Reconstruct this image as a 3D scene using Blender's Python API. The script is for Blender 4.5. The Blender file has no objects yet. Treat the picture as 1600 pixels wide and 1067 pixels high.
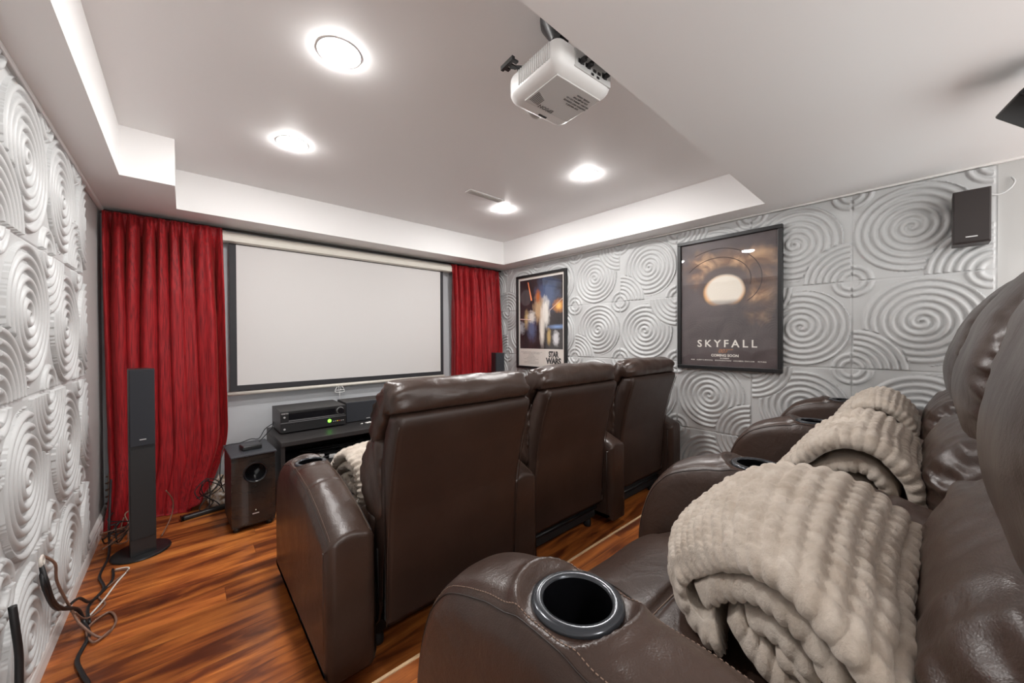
import bpy, bmesh, math, random
import numpy as np
from mathutils import Vector, Matrix, noise, Euler
random.seed(7)
SC = bpy.context.scene
COL = SC.collection
R = math.radians

# ------------------------------------------------------------------ camera
H = 1.17
cam = bpy.data.cameras.new('camera'); co = bpy.data.objects.new('camera', cam); COL.objects.link(co)
cam.sensor_width = 36; cam.lens = 575.617 / 1600 * 36; cam.clip_start = .02
yaw, pit, rol = R(41.6668), R(-.4729), R(-.2157)
F = Vector((math.sin(yaw)*math.cos(pit), math.cos(yaw)*math.cos(pit), math.sin(pit)))
Rt = Vector((math.cos(yaw), -math.sin(yaw), 0)); Up = Rt.cross(F)
R2 = Rt*math.cos(rol) + Up*math.sin(rol); U2 = -Rt*math.sin(rol) + Up*math.cos(rol)
co.matrix_world = Matrix(((R2.x, U2.x, -F.x, 0), (R2.y, U2.y, -F.y, 0), (R2.z, U2.z, -F.z, H), (0, 0, 0, 1)))
SC.camera = co
# ------------------------------------------------------------------ light, exposure
w = bpy.data.worlds.new('world'); SC.world = w; w.use_nodes = True
w.node_tree.nodes['Background'].inputs[0].default_value = (1, .985, .97, 1)
w.node_tree.nodes['Background'].inputs[1].default_value = 1.5      # fill light added through the rear, left open to brighten the room
CAN_STRENGTH = 122
SC.view_settings.view_transform = 'Standard'; SC.view_settings.look = 'None'
SC.view_settings.exposure = 1.30; SC.view_settings.gamma = 1
SC.view_settings.use_curve_mapping = False
try:
    SC.cycles.max_bounces = 12; SC.cycles.diffuse_bounces = 7; SC.cycles.use_denoising = True
except Exception: pass

# ------------------------------------------------------------------ room numbers
XL, XR, YF, YB = -.3988, 2.9448, 3.5573, -1.5
ZS, ZC = 2.0147, 2.2694
TX1, TY1, TX2, TY2, TX3, TYB = -.2413, 2.7443, -.0304, 3.2202, 2.7419, .6776
RISER = .19; RY = 1.045

# ------------------------------------------------------------------ helpers
def tag(o, label=None, cat=None, group=None, kind=None):
    if label: o['label'] = label
    if cat: o['category'] = cat
    if group: o['group'] = group
    if kind: o['kind'] = kind
    return o
def thing(name, label, cat, loc=(0, 0, 0), rz=0, group=None):
    o = bpy.data.objects.new(name, None); COL.objects.link(o); o.empty_display_size = .05
    o.location = loc; o.rotation_euler = (0, 0, rz)
    return tag(o, label, cat, group)
def link(name, me, m, parent=None, smooth=False):
    o = bpy.data.objects.new(name, me); COL.objects.link(o)
    if m: me.materials.append(m)
    if parent: o.parent = parent
    if smooth: me.shade_smooth()
    return o
def mesh_np(name, V, Fq):
    me = bpy.data.meshes.new(name); me.from_pydata([tuple(v) for v in V], [], [tuple(f) for f in Fq]); me.update(); return me
def obj(name, bm, m, parent=None, smooth=False, angle=None):
    me = bpy.data.meshes.new(name); bmesh.ops.recalc_face_normals(bm, faces=bm.faces[:]); bm.to_mesh(me); bm.free()
    o = link(name, me, m, parent, smooth or angle is not None)
    if angle is not None:
        try: me.set_sharp_from_angle(angle=R(angle))
        except Exception: pass
    return o
def box(bm, x0, x1, y0, y1, z0, z1, bev=0, seg=2):
    t = bmesh.new()
    bmesh.ops.create_cube(t, size=1)
    for v in t.verts:
        v.co = Vector(((x0+x1)/2 + v.co.x*(x1-x0), (y0+y1)/2 + v.co.y*(y1-y0), (z0+z1)/2 + v.co.z*(z1-z0)))
    if bev: bmesh.ops.bevel(t, geom=t.edges[:], offset=bev, segments=seg, profile=.5, affect='EDGES')
    me = bpy.data.meshes.new('t'); t.to_mesh(me); t.free(); bm.from_mesh(me); bpy.data.meshes.remove(me)
    return bm
def nb(*a, **k): return box(bmesh.new(), *a, **k)
def poly_prism(bm, pts, ax, a, b):
    """pts: 2D outline, extruded on axis ax from a to b"""
    def P(p, c):
        return {'x': (c, p[0], p[1]), 'y': (p[0], c, p[1]), 'z': (p[0], p[1], c)}[ax]
    A = [bm.verts.new(P(p, a)) for p in pts]; B = [bm.verts.new(P(p, b)) for p in pts]
    bm.faces.new(A); bm.faces.new(B[::-1])
    n = len(pts)
    for i in range(n): bm.faces.new((A[i], B[i], B[(i+1) % n], A[(i+1) % n]))
    return bm
def lathe(bm, prof, c=(0, 0, 0), n=32, axis='z', cap=True):
    rings = []
    for r, z in prof:
        ring = []
        for i in range(n):
            a = 2*math.pi*i/n; x, y = r*math.cos(a), r*math.sin(a)
            p = {'z': (x, y, z), 'y': (x, z, y), 'x': (z, x, y)}[axis]
            ring.append(bm.verts.new((p[0]+c[0], p[1]+c[1], p[2]+c[2])))
        rings.append(ring)
    for a, b in zip(rings, rings[1:]):
        for i in range(n): bm.faces.new((a[i], a[(i+1) % n], b[(i+1) % n], b[i]))
    if cap and prof[0][0] > 1e-5: bm.faces.new(rings[0])
    if cap and prof[-1][0] > 1e-5: bm.faces.new(rings[-1][::-1])
    bmesh.ops.remove_doubles(bm, verts=bm.verts[:], dist=1e-6)
    return bm
def catmull(pts, n, closed=False):
    P = [np.array(p, float) for p in pts]; out = []; m = len(P)
    segs = m if closed else m-1
    for i in range(segs):
        if closed: a, b, c, d = P[(i-1) % m], P[i], P[(i+1) % m], P[(i+2) % m]
        else: a, b, c, d = P[max(i-1, 0)], P[i], P[i+1], P[min(i+2, m-1)]
        for k in range(n):
            t = k/n
            out.append(.5*((2*b) + (c-a)*t + (2*a-5*b+4*c-d)*t*t + (-a+3*b-3*c+d)*t**3))
    if not closed: out.append(P[-1])
    return out
def resample(P, step=None, n=None, closed=True):
    P = np.array(P); Q = np.vstack([P, P[:1]]) if closed else P
    L = np.r_[0, np.cumsum(np.linalg.norm(np.diff(Q, axis=0), axis=1))]
    if n is None: n = max(8, int(L[-1]/step))
    s = np.linspace(0, L[-1], n, endpoint=not closed)
    return np.stack([np.interp(s, L, Q[:, k]) for k in range(P.shape[1])], 1)
def tube(bm, pts, r, n=8, sub=6, rf=None):
    P = catmull(pts, sub) if sub > 1 else [np.array(p, float) for p in pts]
    P = [Vector(p) for p in P]; rings = []
    up = Vector((0, 0, 1)); t0 = (P[1]-P[0]).normalized()
    nrm = t0.cross(up); nrm = nrm.normalized() if nrm.length > 1e-4 else Vector((1, 0, 0))
    for i, p in enumerate(P):
        t = (P[min(i+1, len(P)-1)] - P[max(i-1, 0)])
        t = t.normalized() if t.length > 1e-9 else t0
        nrm = (nrm - t*nrm.dot(t)); nrm = nrm.normalized() if nrm.length > 1e-6 else t.orthogonal().normalized()
        b = t.cross(nrm); rr = r if rf is None else rf(i/(len(P)-1))
        rings.append([bm.verts.new(p + nrm*rr*math.cos(2*math.pi*k/n) + b*rr*math.sin(2*math.pi*k/n)) for k in range(n)])
    for a, c in zip(rings, rings[1:]):
        for i in range(n): bm.faces.new((a[i], a[(i+1) % n], c[(i+1) % n], c[i]))
    bm.faces.new(rings[0]); bm.faces.new(rings[-1][::-1])
    return bm
def text(name, s, size, m, parent, loc, rot, bold=0.0, ext=.0006, align='CENTER', sx=1, shear=0, spacing=1.0):
    c = bpy.data.curves.new('t', 'FONT'); c.body = s; c.size = size; c.offset = bold; c.extrude = ext
    c.align_x = align; c.align_y = 'CENTER'; c.shear = shear; c.space_character = spacing; c.resolution_u = 3
    to = bpy.data.objects.new('t', c); COL.objects.link(to); bpy.context.view_layer.update()
    dg = bpy.context.evaluated_depsgraph_get(); me = bpy.data.meshes.new_from_object(to.evaluated_get(dg))
    bpy.data.objects.remove(to); me.name = name
    o = link(name, me, m, parent); o.location = loc; o.rotation_euler = rot; o.scale = (sx, 1, 1)
    return o

# ------------------------------------------------------------------ materials
def mat(name, col, rough=.5, metal=0, spec=.5, **kw):
    m = bpy.data.materials.new(name); m.use_nodes = True; nt = m.node_tree; b = nt.nodes['Principled BSDF']
    b.inputs['Base Color'].default_value = (*col, 1); b.inputs['Roughness'].default_value = rough
    b.inputs['Metallic'].default_value = metal; b.inputs['Specular IOR Level'].default_value = spec
    for k, v in kw.items():
        b.inputs[k.replace('_', ' ')].default_value = v
    return m
def N(m, t, **kw):
    n = m.node_tree.nodes.new(t)
    for k, v in kw.items():
        if hasattr(n, k): setattr(n, k, v)
        else: n.inputs[k.replace('_', ' ')].default_value = v
    return n
def L(m, a, ao, b, bi): m.node_tree.links.new(a.outputs[ao], b.inputs[bi])
def BS(m): return m.node_tree.nodes['Principled BSDF']
def coords(m, scale=(1, 1, 1), kind='Object'):
    tc = N(m, 'ShaderNodeTexCoord'); mp = N(m, 'ShaderNodeMapping'); mp.inputs['Scale'].default_value = scale
    L(m, tc, kind, mp, 'Vector'); return mp
def bump(m, src, out, strength=.3, dist=.002, chain=None):
    b = N(m, 'ShaderNodeBump'); b.inputs['Strength'].default_value = strength; b.inputs['Distance'].default_value = dist
    L(m, src, out, b, 'Height')
    if chain: L(m, chain, 'Normal', b, 'Normal')
    L(m, b, 'Normal', BS(m), 'Normal'); return b
def vary(m, c1, c2, scale, vec=None, lo=.35, hi=.65, detail=4, target='Base Color'):
    n = N(m, 'ShaderNodeTexNoise'); n.inputs['Scale'].default_value = scale; n.inputs['Detail'].default_value = detail
    if vec: L(m, vec, 'Vector', n, 'Vector')
    r = N(m, 'ShaderNodeValToRGB'); r.color_ramp.elements[0].position = lo; r.color_ramp.elements[1].position = hi
    r.color_ramp.elements[0].color = (*c1, 1); r.color_ramp.elements[1].color = (*c2, 1)
    L(m, n, 'Fac', r, 'Fac')
    if target: L(m, r, 'Color', BS(m), target)
    return n, r

def paint(name, col, rough=.6):
    m = mat(name, col, rough, spec=.3)
    n = N(m, 'ShaderNodeTexNoise', Scale=140.0, Detail=3.0); L(m, coords(m), 'Vector', n, 'Vector'); bump(m, n, 'Fac', .06, .001); return m
M_ceil = paint('ceiling_paint', (.86, .855, .85), .55)
M_sidew = paint('grey_side_wall_paint', (.50, .50, .49), .6)
M_wallp = paint('grey_wall_paint', (.50, .52, .54), .6)
M_trim = paint('white_trim', (.78, .765, .745), .35)
M_panel = mat('panel_grey', (.53, .54, .54), .42, spec=.4)
vary(M_panel, (.515, .525, .525), (.545, .555, .555), 3, coords(M_panel))

def wood(name, rot=False, tint=1.0):
    m = mat(name, (.3, .1, .03), .28, spec=.5)
    tc = N(m, 'ShaderNodeTexCoord'); sep = N(m, 'ShaderNodeSeparateXYZ'); L(m, tc, 'Object', sep, 0)
    def math_(op, a, b=None, va=None, vb=None):
        n = N(m, 'ShaderNodeMath'); n.operation = op
        if a is not None: L(m, a[0], a[1], n, 0)
        elif va is not None: n.inputs[0].default_value = va
        if b is not None: L(m, b[0], b[1], n, 1)
        elif vb is not None: n.inputs[1].default_value = vb
        return (n, 0)
    W, LEN = .122, 1.22
    yv = math_('DIVIDE', (sep, 'Y'), vb=W); row = math_('FLOOR', yv)
    h = math_('FRACT', math_('MULTIPLY', math_('SINE', math_('MULTIPLY', row, vb=12.9898)), vb=43758.5))
    xo = math_('ADD', math_('DIVIDE', (sep, 'X'), vb=LEN), math_('MULTIPLY', h, vb=3.7))
    colm = math_('FLOOR', xo)
    h2 = math_('FRACT', math_('MULTIPLY', math_('SINE', math_('ADD', math_('MULTIPLY', row, vb=78.233), math_('MULTIPLY', colm, vb=37.71))), vb=43758.5))
    # per plank shifted, stretched grain
    cx = N(m, 'ShaderNodeCombineXYZ')
    L(m, *math_('ADD', math_('MULTIPLY', (sep, 'X'), vb=1.3), math_('MULTIPLY', h2, vb=57.0)), cx, 0)
    L(m, *math_('MULTIPLY', (sep, 'Y'), vb=8.5), cx, 1); L(m, *math_('MULTIPLY', h2, vb=23.0), cx, 2)
    n1 = N(m, 'ShaderNodeTexNoise', Scale=1.4, Detail=6.0, Roughness=.55, Distortion=.9); L(m, cx, 0, n1, 'Vector')
    r = N(m, 'ShaderNodeValToRGB'); e = r.color_ramp.elements
    e[0].position = .30; e[0].color = (.060*tint, .017*tint, .008*tint, 1); e[1].position = .78; e[1].color = (.66*tint, .27*tint, .062*tint, 1)
    for p, c in ((.41, (.115, .030, .010)), (.50, (.255, .073, .018)), (.62, (.42, .135, .030))):
        k = e.new(p); k.color = (c[0]*tint, c[1]*tint, c[2]*tint, 1)
    L(m, n1, 'Fac', r, 'Fac')
    cx2 = N(m, 'ShaderNodeCombineXYZ'); L(m, *math_('MULTIPLY', (sep, 'X'), vb=6.0), cx2, 0); L(m, *math_('MULTIPLY', (sep, 'Y'), vb=240.0), cx2, 1)
    n2 = N(m, 'ShaderNodeTexNoise', Scale=1.0, Detail=3.0); L(m, cx2, 0, n2, 'Vector')
    mr = N(m, 'ShaderNodeMapRange'); mr.inputs['To Min'].default_value = .72; mr.inputs['To Max'].default_value = 1.25; L(m, n2, 'Fac', mr, 'Value')
    hv = N(m, 'ShaderNodeMapRange'); hv.inputs['To Min'].default_value = .75; hv.inputs['To Max'].default_value = 1.2; L(m, *h2, hv, 'Value')
    # joints
    fy = math_('FRACT', yv); ey = math_('MINIMUM', fy, math_('SUBTRACT', None, fy, va=1.0))
    fx = math_('FRACT', xo); ex = math_('MINIMUM', fx, math_('SUBTRACT', None, fx, va=1.0))
    g = math_('MINIMUM', math_('DIVIDE', ey, vb=.012), math_('DIVIDE', ex, vb=.0012))
    gm = N(m, 'ShaderNodeMapRange'); gm.inputs['To Min'].default_value = .35; gm.inputs['To Max'].default_value = 1; L(m, *g, gm, 'Value')
    mul = math_('MULTIPLY', math_('MULTIPLY', (mr, 0), (hv, 0)), (gm, 0))
    mx = N(m, 'ShaderNodeVectorMath'); mx.operation = 'SCALE'; L(m, r, 'Color', mx, 0); L(m, *mul, mx, 'Scale')
    L(m, mx, 0, BS(m), 'Base Color')
    bump(m, gm, 0, .4, .001)
    return m
M_wood = wood('acacia_laminate', tint=1.25)
M_nose = mat('pale_nosing', (.62, .42, .24), .4)

def leather(name, c1, c2, rough=.34, grain=1.0):
    m = mat(name, c1, rough, spec=.55)
    mp = coords(m)
    vary(m, c1, c2, 5.0, mp, .3, .7)
    vo = N(m, 'ShaderNodeTexVoronoi', Scale=420.0); L(m, mp, 'Vector', vo, 'Vector')
    n = N(m, 'ShaderNodeTexNoise', Scale=14.0, Detail=6.0, Roughness=.6, Distortion=.6); L(m, mp, 'Vector', n, 'Vector')
    b1 = bump(m, n, 'Fac', .28, .010*grain)
    bump(m, vo, 'Distance', .16*grain, .0012, b1)
    n2 = N(m, 'ShaderNodeTexNoise', Scale=9.0, Detail=5.0); L(m, mp, 'Vector', n2, 'Vector')
    r = N(m, 'ShaderNodeMapRange'); r.inputs['To Min'].default_value = rough-.07; r.inputs['To Max'].default_value = rough+.12; L(m, n2, 'Fac', r, 'Value')
    L(m, r, 0, BS(m), 'Roughness')
    return m
M_leather = leather('brown_leather', (.040, .0225, .0165), (.060, .036, .027), .30)
M_vinyl = leather('brown_vinyl_side', (.033, .018, .013), (.046, .026, .019), .40, .5)
M_thread = mat('tan_thread', (.23, .155, .115), .7)
M_seam = mat('dark_seam', (.018, .011, .009), .6)
M_black = mat('black_plastic', (.012, .012, .013), .35)
M_blackm = mat('matt_black', (.014, .014, .015), .7)
M_gloss = mat('gloss_black', (.008, .008, .010), .12)
M_rim = mat('gunmetal_rim', (.045, .05, .058), .20, metal=.4)
M_silver = mat('silver_mark', (.75, .75, .75), .3, metal=.6)
M_white = mat('white_plastic', (.74, .74, .73), .38)
M_cream = mat('cream_housing', (.70, .67, .60), .4)
M_screen = mat('screen_fabric', (.66, .645, .635), .85, spec=.1)
M_border = mat('screen_border', (.022, .022, .026), .65)
M_cloth = mat('speaker_cloth', (.022, .024, .030), .9)
n = N(M_cloth, 'ShaderNodeTexNoise', Scale=900.0, Detail=2.0); L(M_cloth, coords(M_cloth), 'Vector', n, 'Vector'); bump(M_cloth, n, 'Fac', .5, .001)
M_brushed = mat('brushed_black', (.035, .028, .026), .16, spec=.7)
vary(M_brushed, (.022, .018, .016), (.034, .025, .021), 3.0, coords(M_brushed, (2, 2, 9)), .4, .75)
M_ash = mat('black_ash_wood', (.028, .026, .026), .42)
n = N(M_ash, 'ShaderNodeTexNoise', Scale=30.0, Detail=4.0); L(M_ash, coords(M_ash, (1, 8, 8)), 'Vector', n, 'Vector'); bump(M_ash, n, 'Fac', .25, .001)
M_paper = mat('paper_white', (.78, .77, .74), .8)
M_cable = mat('black_cable', (.010, .010, .011), .5)
M_copper = mat('copper_brown_cable', (.20, .11, .075), .45)
M_wcable = mat('white_cable', (.70, .66, .60), .5)
M_wallspk = mat('dark_woodgrain_vinyl', (.030, .020, .018), .4)
def emis(name, col, s):
    m = mat(name, (0, 0, 0), .5); b = BS(m); b.inputs['Emission Color'].default_value = (*col, 1); b.inputs['Emission Strength'].default_value = s; return m
M_can = emis('lit_diffuser', (1, .975, .955), CAN_STRENGTH)
M_green = emis('green_display', (.18, 1, .05), 1.6)
M_pilot = emis('white_pilot', (1, .95, .8), .9)

M_curtain = mat('crimson_curtain', (.34, .012, .016), .55, spec=.25, Sheen_Weight=.2, Sheen_Roughness=.4)
BS(M_curtain).inputs['Sheen Tint'].default_value = (1, .25, .2, 1)
mp = coords(M_curtain, (90, 90, 3.0)); _, rr = vary(M_curtain, (.115, .006, .009), (.39, .014, .018), 2.2, mp, .30, .66, 5)  # slub streaks, their dark end deepened to paint in shade of the folds
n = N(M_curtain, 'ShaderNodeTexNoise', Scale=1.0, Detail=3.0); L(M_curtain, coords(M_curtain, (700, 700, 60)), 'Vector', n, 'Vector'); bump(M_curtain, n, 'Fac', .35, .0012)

def fleece(name, c1, c2):
    m = mat(name, c1, .92, spec=.1, Sheen_Weight=.6, Sheen_Roughness=.45)
    BS(m).inputs['Sheen Tint'].default_value = (1, .93, .85, 1)
    mp = coords(m)
    vary(m, c1, c2, 22.0, mp, .3, .68, 5)
    n = N(m, 'ShaderNodeTexNoise', Scale=170.0, Detail=5.0, Roughness=.7); L(m, mp, 'Vector', n, 'Vector')
    n3 = N(m, 'ShaderNodeTexNoise', Scale=38.0, Detail=4.0, Roughness=.6); L(m, mp, 'Vector', n3, 'Vector')
    b = bump(m, n3, 'Fac', .5, .008); bump(m, n, 'Fac', .8, .003, b)
    return m
M_fleece = fleece('beige_fleece', (.50, .425, .35), (.70, .63, .55))

def glass(name):
    m = bpy.data.materials.new(name); m.use_nodes = True; nt = m.node_tree
    out = nt.nodes['Material Output']; nt.nodes.remove(nt.nodes['Principled BSDF'])
    tr = nt.nodes.new('ShaderNodeBsdfTransparent'); gl = nt.nodes.new('ShaderNodeBsdfGlossy'); gl.inputs['Roughness'].default_value = .015
    lw = nt.nodes.new('ShaderNodeLayerWeight'); lw.inputs['Blend'].default_value = .5; mx = nt.nodes.new('ShaderNodeMixShader')
    pw = nt.nodes.new('ShaderNodeMath'); pw.operation = 'POWER'; pw.inputs[1].default_value = 4.2; nt.links.new(lw.outputs['Facing'], pw.inputs[0])
    fr = nt.nodes.new('ShaderNodeMath'); fr.operation = 'MULTIPLY_ADD'; fr.inputs[1].default_value = .55; fr.inputs[2].default_value = .035; nt.links.new(pw.outputs[0], fr.inputs[0])
    nt.links.new(fr.outputs[0], mx.inputs[0]); nt.links.new(tr.outputs[0], mx.inputs[1]); nt.links.new(gl.outputs[0], mx.inputs[2]); nt.links.new(mx.outputs[0], out.inputs[0])
    return m
M_glass = glass('picture_glass')

# ================================================================== SETTING
def struct(name, bm, m, smooth=False):
    o = obj(name, bm, m, smooth=smooth); o['kind'] = 'structure'; return o
struct('floor', nb(XL-.1, XR+.1, YB, YF+.1, -.06, 0), M_wood)
bm = nb(XL, XR, YB, RY-.012, 0, RISER)
struct('floor_riser', bm, M_wood)
struct('trim_riser_nosing', nb(XL, XR, RY-.012, RY, RISER-.045, RISER+.004, bev=.003), M_nose)
bm = nb(XL-.1, XR+.1, YB, YF+.1, ZC, ZC+.06)
struct('ceiling', bm, M_ceil)
# dropped soffit around the tray, one solid outline
bm = bmesh.new()
def slab(x0, x1, y0, y1): box(bm, x0, x1, y0, y1, ZS, ZC+.001)
slab(XL, XR, YB, TYB); slab(XL, TX1, TYB, YF); slab(TX3, XR, TYB, YF); slab(TX1, TX2, TY1, YF); slab(TX2, TX3, TY2, YF)
struct('ceiling_soffit', bm, M_ceil)
struct('wall_front', nb(XL-.1, XR+.1, YF, YF+.1, 0, ZC), M_wallp)
bm = nb(XL-.1, XL, YB, YF, 0, ZC)
struct('wall_left', bm, M_sidew)
struct('wall_right', nb(XR, XR+.1, YB, YF, 0, ZC), M_sidew)

# --- moulded swirl panels, relief as real geometry
PIT = .0365; TW = .0118
def swirl_h(y, z, x0, z0, P, orient, amp=.012, rev=False):
    """relief height inside one square panel whose lower corner is (x0,z0)"""
    u = (y-x0)/P; v = (z-z0)/P
    cx, cy = .5, .5
    qx = 1 if 'A' in orient else 0      # A: quarter fan at the high-u side
    qz = 1 if 'T' in orient else 0
    dx, dz = (u-cx-(.035 if not qx else -.035))*P, (v-cy+(.02 if qz else -.02))*P
    r = np.hypot(dx, dz); th = np.arctan2(dz, dx)
    if rev: th = -th
    def tubeprof(d): return np.sqrt(np.clip(1-(d/TW)**2, 0, 1))
    ph = r/PIT - th/(2*np.pi)
    d = np.abs(ph-np.round(ph))*PIT
    hs = tubeprof(d)
    ok = (r < .236) & (r > .006)
    m = .006
    ok &= (u*P > m) & (u*P < P-m) & (v*P > m) & (v*P < P-m)
    h = np.zeros_like(y)
    for ax in (0, 1):
        for az in (0, 1):
            rc = np.hypot((u-ax)*P, (v-az)*P)
            big = (ax == qx and az == qz)
            lim = .235 if big else .098
            ok &= rc > lim
            inside = (rc < lim) & (u*P > m) & (u*P < P-m) & (v*P > m) & (v*P < P-m)
            radii = [.047, .083] + ([.117, .150, .183, .216] if big else [])
            hh = np.zeros_like(y)
            for k in radii: hh = np.maximum(hh, tubeprof(np.abs(rc-k)))
            h = np.where(inside, np.maximum(h, hh), h)
    h = np.where(ok, np.maximum(h, hs), h)
    h = h*amp
    # panel joint
    e = np.minimum(np.minimum(u, 1-u), np.minimum(v, 1-v))*P
    h = h - .004*np.exp(-(e/.0022)**2)
    return h
def panel_wall(name, xbase, sgn, y0, y1, z0, z1, ys, zs, P, table, step=.0042):
    ny = int((y1-y0)/step)+1; nz = int((z1-z0)/step)+1
    Y, Z = np.meshgrid(np.linspace(y0, y1, ny), np.linspace(z0, z1, nz), indexing='ij')
    Hh = np.zeros_like(Y)
    ci = np.floor((Y-ys)/P).astype(int); ri = np.floor((Z-zs)/P).astype(int)
    for c in np.unique(ci):
        for r_ in np.unique(ri):
            mk = (ci == c) & (ri == r_)
            o = table.get((c, r_), ['B', 'AT', 'A', 'T', 'AT', 'B', 'A'][(c*3+r_*5) % 7])
            Hh[mk] = swirl_h(Y[mk], Z[mk], ys+c*P, zs+r_*P, P, o, rev=((c+r_) % 2 == 0))
    X = xbase + sgn*Hh
    V = np.stack([X, Y, Z], -1).reshape(-1, 3)
    i = np.arange(ny-1)[:, None]*nz + np.arange(nz-1)[None, :]
    q = np.stack([i, i+nz, i+nz+1, i+1], -1).reshape(-1, 4)
    if sgn < 0: q = q[:, ::-1]
    # side and back faces so the board has thickness
    back = xbase - sgn*.013
    rim = [V[k*nz] for k in range(ny)]
    loop = [k*nz for k in range(ny)] + [(ny-1)*nz+k for k in range(1, nz)] + [k*nz+nz-1 for k in range(ny-2, -1, -1)] + [k for k in range(nz-2, 0, -1)]
    nb_ = len(V); BV = V[loop].copy(); BV[:, 0] = back; V = np.vstack([V, BV])
    me = bpy.data.meshes.new(name)
    n = len(loop); lq = np.array([[loop[k], nb_+k, nb_+(k+1) % n, loop[(k+1) % n]] for k in range(n)])
    if sgn > 0: lq = lq
    q = np.vstack([q, lq])
    me.vertices.add(len(V)); me.vertices.foreach_set('co', V.ravel())
    me.loops.add(len(q)*4); me.loops.foreach_set('vertex_index', q.ravel().astype(np.int32))
    me.polygons.add(len(q)); me.polygons.foreach_set('loop_start', np.arange(0, len(q)*4, 4, dtype=np.int32))
    me.update(calc_edges=True); me.validate()
    o = link(name, me, M_panel, None, True); o['kind'] = 'structure'
    try: me.set_sharp_from_angle(angle=R(62))
    except Exception: pass
    return o
# photo-left is high y on the right wall: 'A' = fan at high y
TR = {(-1, 3): 'B', (-1, 2): 'AB', (0, 3): 'B', (0, 2): 'AT', (2, 3): 'AB', (2, 2): 'T', (3, 3): 'T', (3, 2): 'AB', (1, 1): 'B', (0, 1): 'AT'}
panel_wall('wall_right_panels', 2.930, -1, -.228, YF-.002, .004, ZS-.02, .29, -.04, .512, TR)
TL = {(3, 2): 'B', (3, 3): 'B', (3, 1): 'AT', (4, 2): 'T', (4, 3): 'AB', (4, 1): 'T', (3, 0): 'AT', (2, 2): 'AB', (2, 3): 'AT'}
panel_wall('wall_left_panels', -.385, 1, .9, 2.89, .085, ZS-.035, 1.65-3*.502, -.04, .512, TL, step=.0036)

# trims
bm = bmesh.new()
prof = [(XL, 0), (XL+.021, 0), (XL+.021, .045), (XL+.019, .060), (XL+.0165, .066), (XL+.0165, .078), (XL+.009, .090), (XL, .094)]
poly_prism(bm, prof, 'y', .6, YF); struct('baseboard_left', bm, M_trim)
struct('trim_crown_left', nb(XL, XL+.022, .3, YF, ZS-.022, ZS, bev=.004), M_ceil)
struct('trim_crown_right', nb(XR-.017, XR, YB, YF, ZS-.012, ZS, bev=.003), M_trim)
struct('baseboard_front', nb(XL+.02, XR, YF-.014, YF, 0, .09, bev=.003), M_trim)

# ================================================================== CEILING LIGHTS, VENT
for i, (x, y, lb) in enumerate([
        (.455, 1.504, 'round recessed ceiling light largest and nearest, left of the projector'),
        (.463, 2.368, 'round recessed ceiling light on the left near the stepped corner of the tray'),
        (2.034, 1.521, 'round recessed ceiling light on the right between the projector and the gunbarrel poster'),
        (2.041, 2.394, 'smallest round recessed ceiling light beside the air vent'),
        (.50, -.85, None), (1.75, -1.2, None)]):
    zz = ZC if y > 0 else ZS
    lb = lb or ('round recessed light in the rear soffit behind the seats, %s' % ('left end' if i == 4 else 'right end'))
    t = thing('recessed_light', lb, 'ceiling light', (x, y, zz), group='recessed ceiling lights')
    if y < 0: t.scale = (1, 1, .3)
    tr = lathe(bmesh.new(), [(.0675, -.0006), (.0765, -.0022), (.0780, -.0018), (.0785, .0)], n=48)
    for f in [f for f in tr.faces if len(f.verts) > 4]: tr.faces.remove(f)
    obj('trim_ring', tr, M_white, t, angle=8)
    d = lathe(bmesh.new(), [(.0001, -.014), (.03, -.0132), (.052, -.0100), (.0625, -.0062), (.0675, -.0015), (.068, .0)], n=48)
    obj('diffuser', d, M_can, t, smooth=True)
t = thing('ceiling_vent', 'white slotted air vent in the ceiling beside the smallest light', 'vent', (1.745, 2.262, ZC))
bm = nb(-.165, .165, -.035, .035, -.007, 0, bev=.002); obj('vent_frame', bm, M_white, t)
bm = bmesh.new()
for k in range(6): box(bm, -.145, .145, -.022+k*.008, -.0185+k*.008, -.0095, -.004)
obj('louvre', bm, mat('vent_louvre', (.55, .54, .51), .5), t)

# ================================================================== SCREEN
SY = 3.50
t = thing('projection_screen', 'white pull-down projection screen with black border on the front wall', 'projector screen', (0, SY, 0))
prof = [(SY-.055, 1.905), (SY-.02, 1.898), (SY+.03, 1.90), (SY+.05, 1.91), (SY+.05, 1.975), (SY-.03, 1.975), (SY-.052, 1.96), (SY-.06, 1.935)]
prof = [(a-SY, b) for a, b in prof]
bm = poly_prism(bmesh.new(), prof, 'x', .222, 2.165); obj('housing', bm, M_cream, t)
for xx in (.216, 2.165):
    bm = poly_prism(bmesh.new(), [(a*1.08, (b-1.937)*1.1+1.937) for a, b in prof], 'x', xx, xx+.022); obj('end_cap', bm, M_cream, t)
obj('fabric_border', nb(.258, 2.112, -.0015, .0015, .778, 1.905), M_border, t)
obj('screen_surface', nb(.301, 2.075, -.0035, -.0015, .818, 1.893), M_screen, t)
bm = tube(bmesh.new(), [(.240, -.002, .755), (2.118, -.002, .765)], .0145, 16, 1); obj('bottom_bar', bm, M_cream, t, smooth=True)
bm = bmesh.new()
tube(bm, [(1.02, -.008, .752), (1.0, -.012, .70), (1.075, -.012, .70), (1.055, -.008, .752)], .0035, 6, 5)
tube(bm, [(1.0, -.012, .715), (1.075, -.012, .715)], .003, 6, 1); tube(bm, [(1.03, -.01, .75), (1.045, -.01, .75), (1.045, -.01, .70), (1.03, -.01, .70), (1.03, -.01, .75)], .002, 5, 1)
tube(bm, [(1.0375, -.012, .70), (1.0375, -.012, .62)], .0025, 6, 1)
obj('pull_handle', bm, M_white, t, smooth=True)

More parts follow.
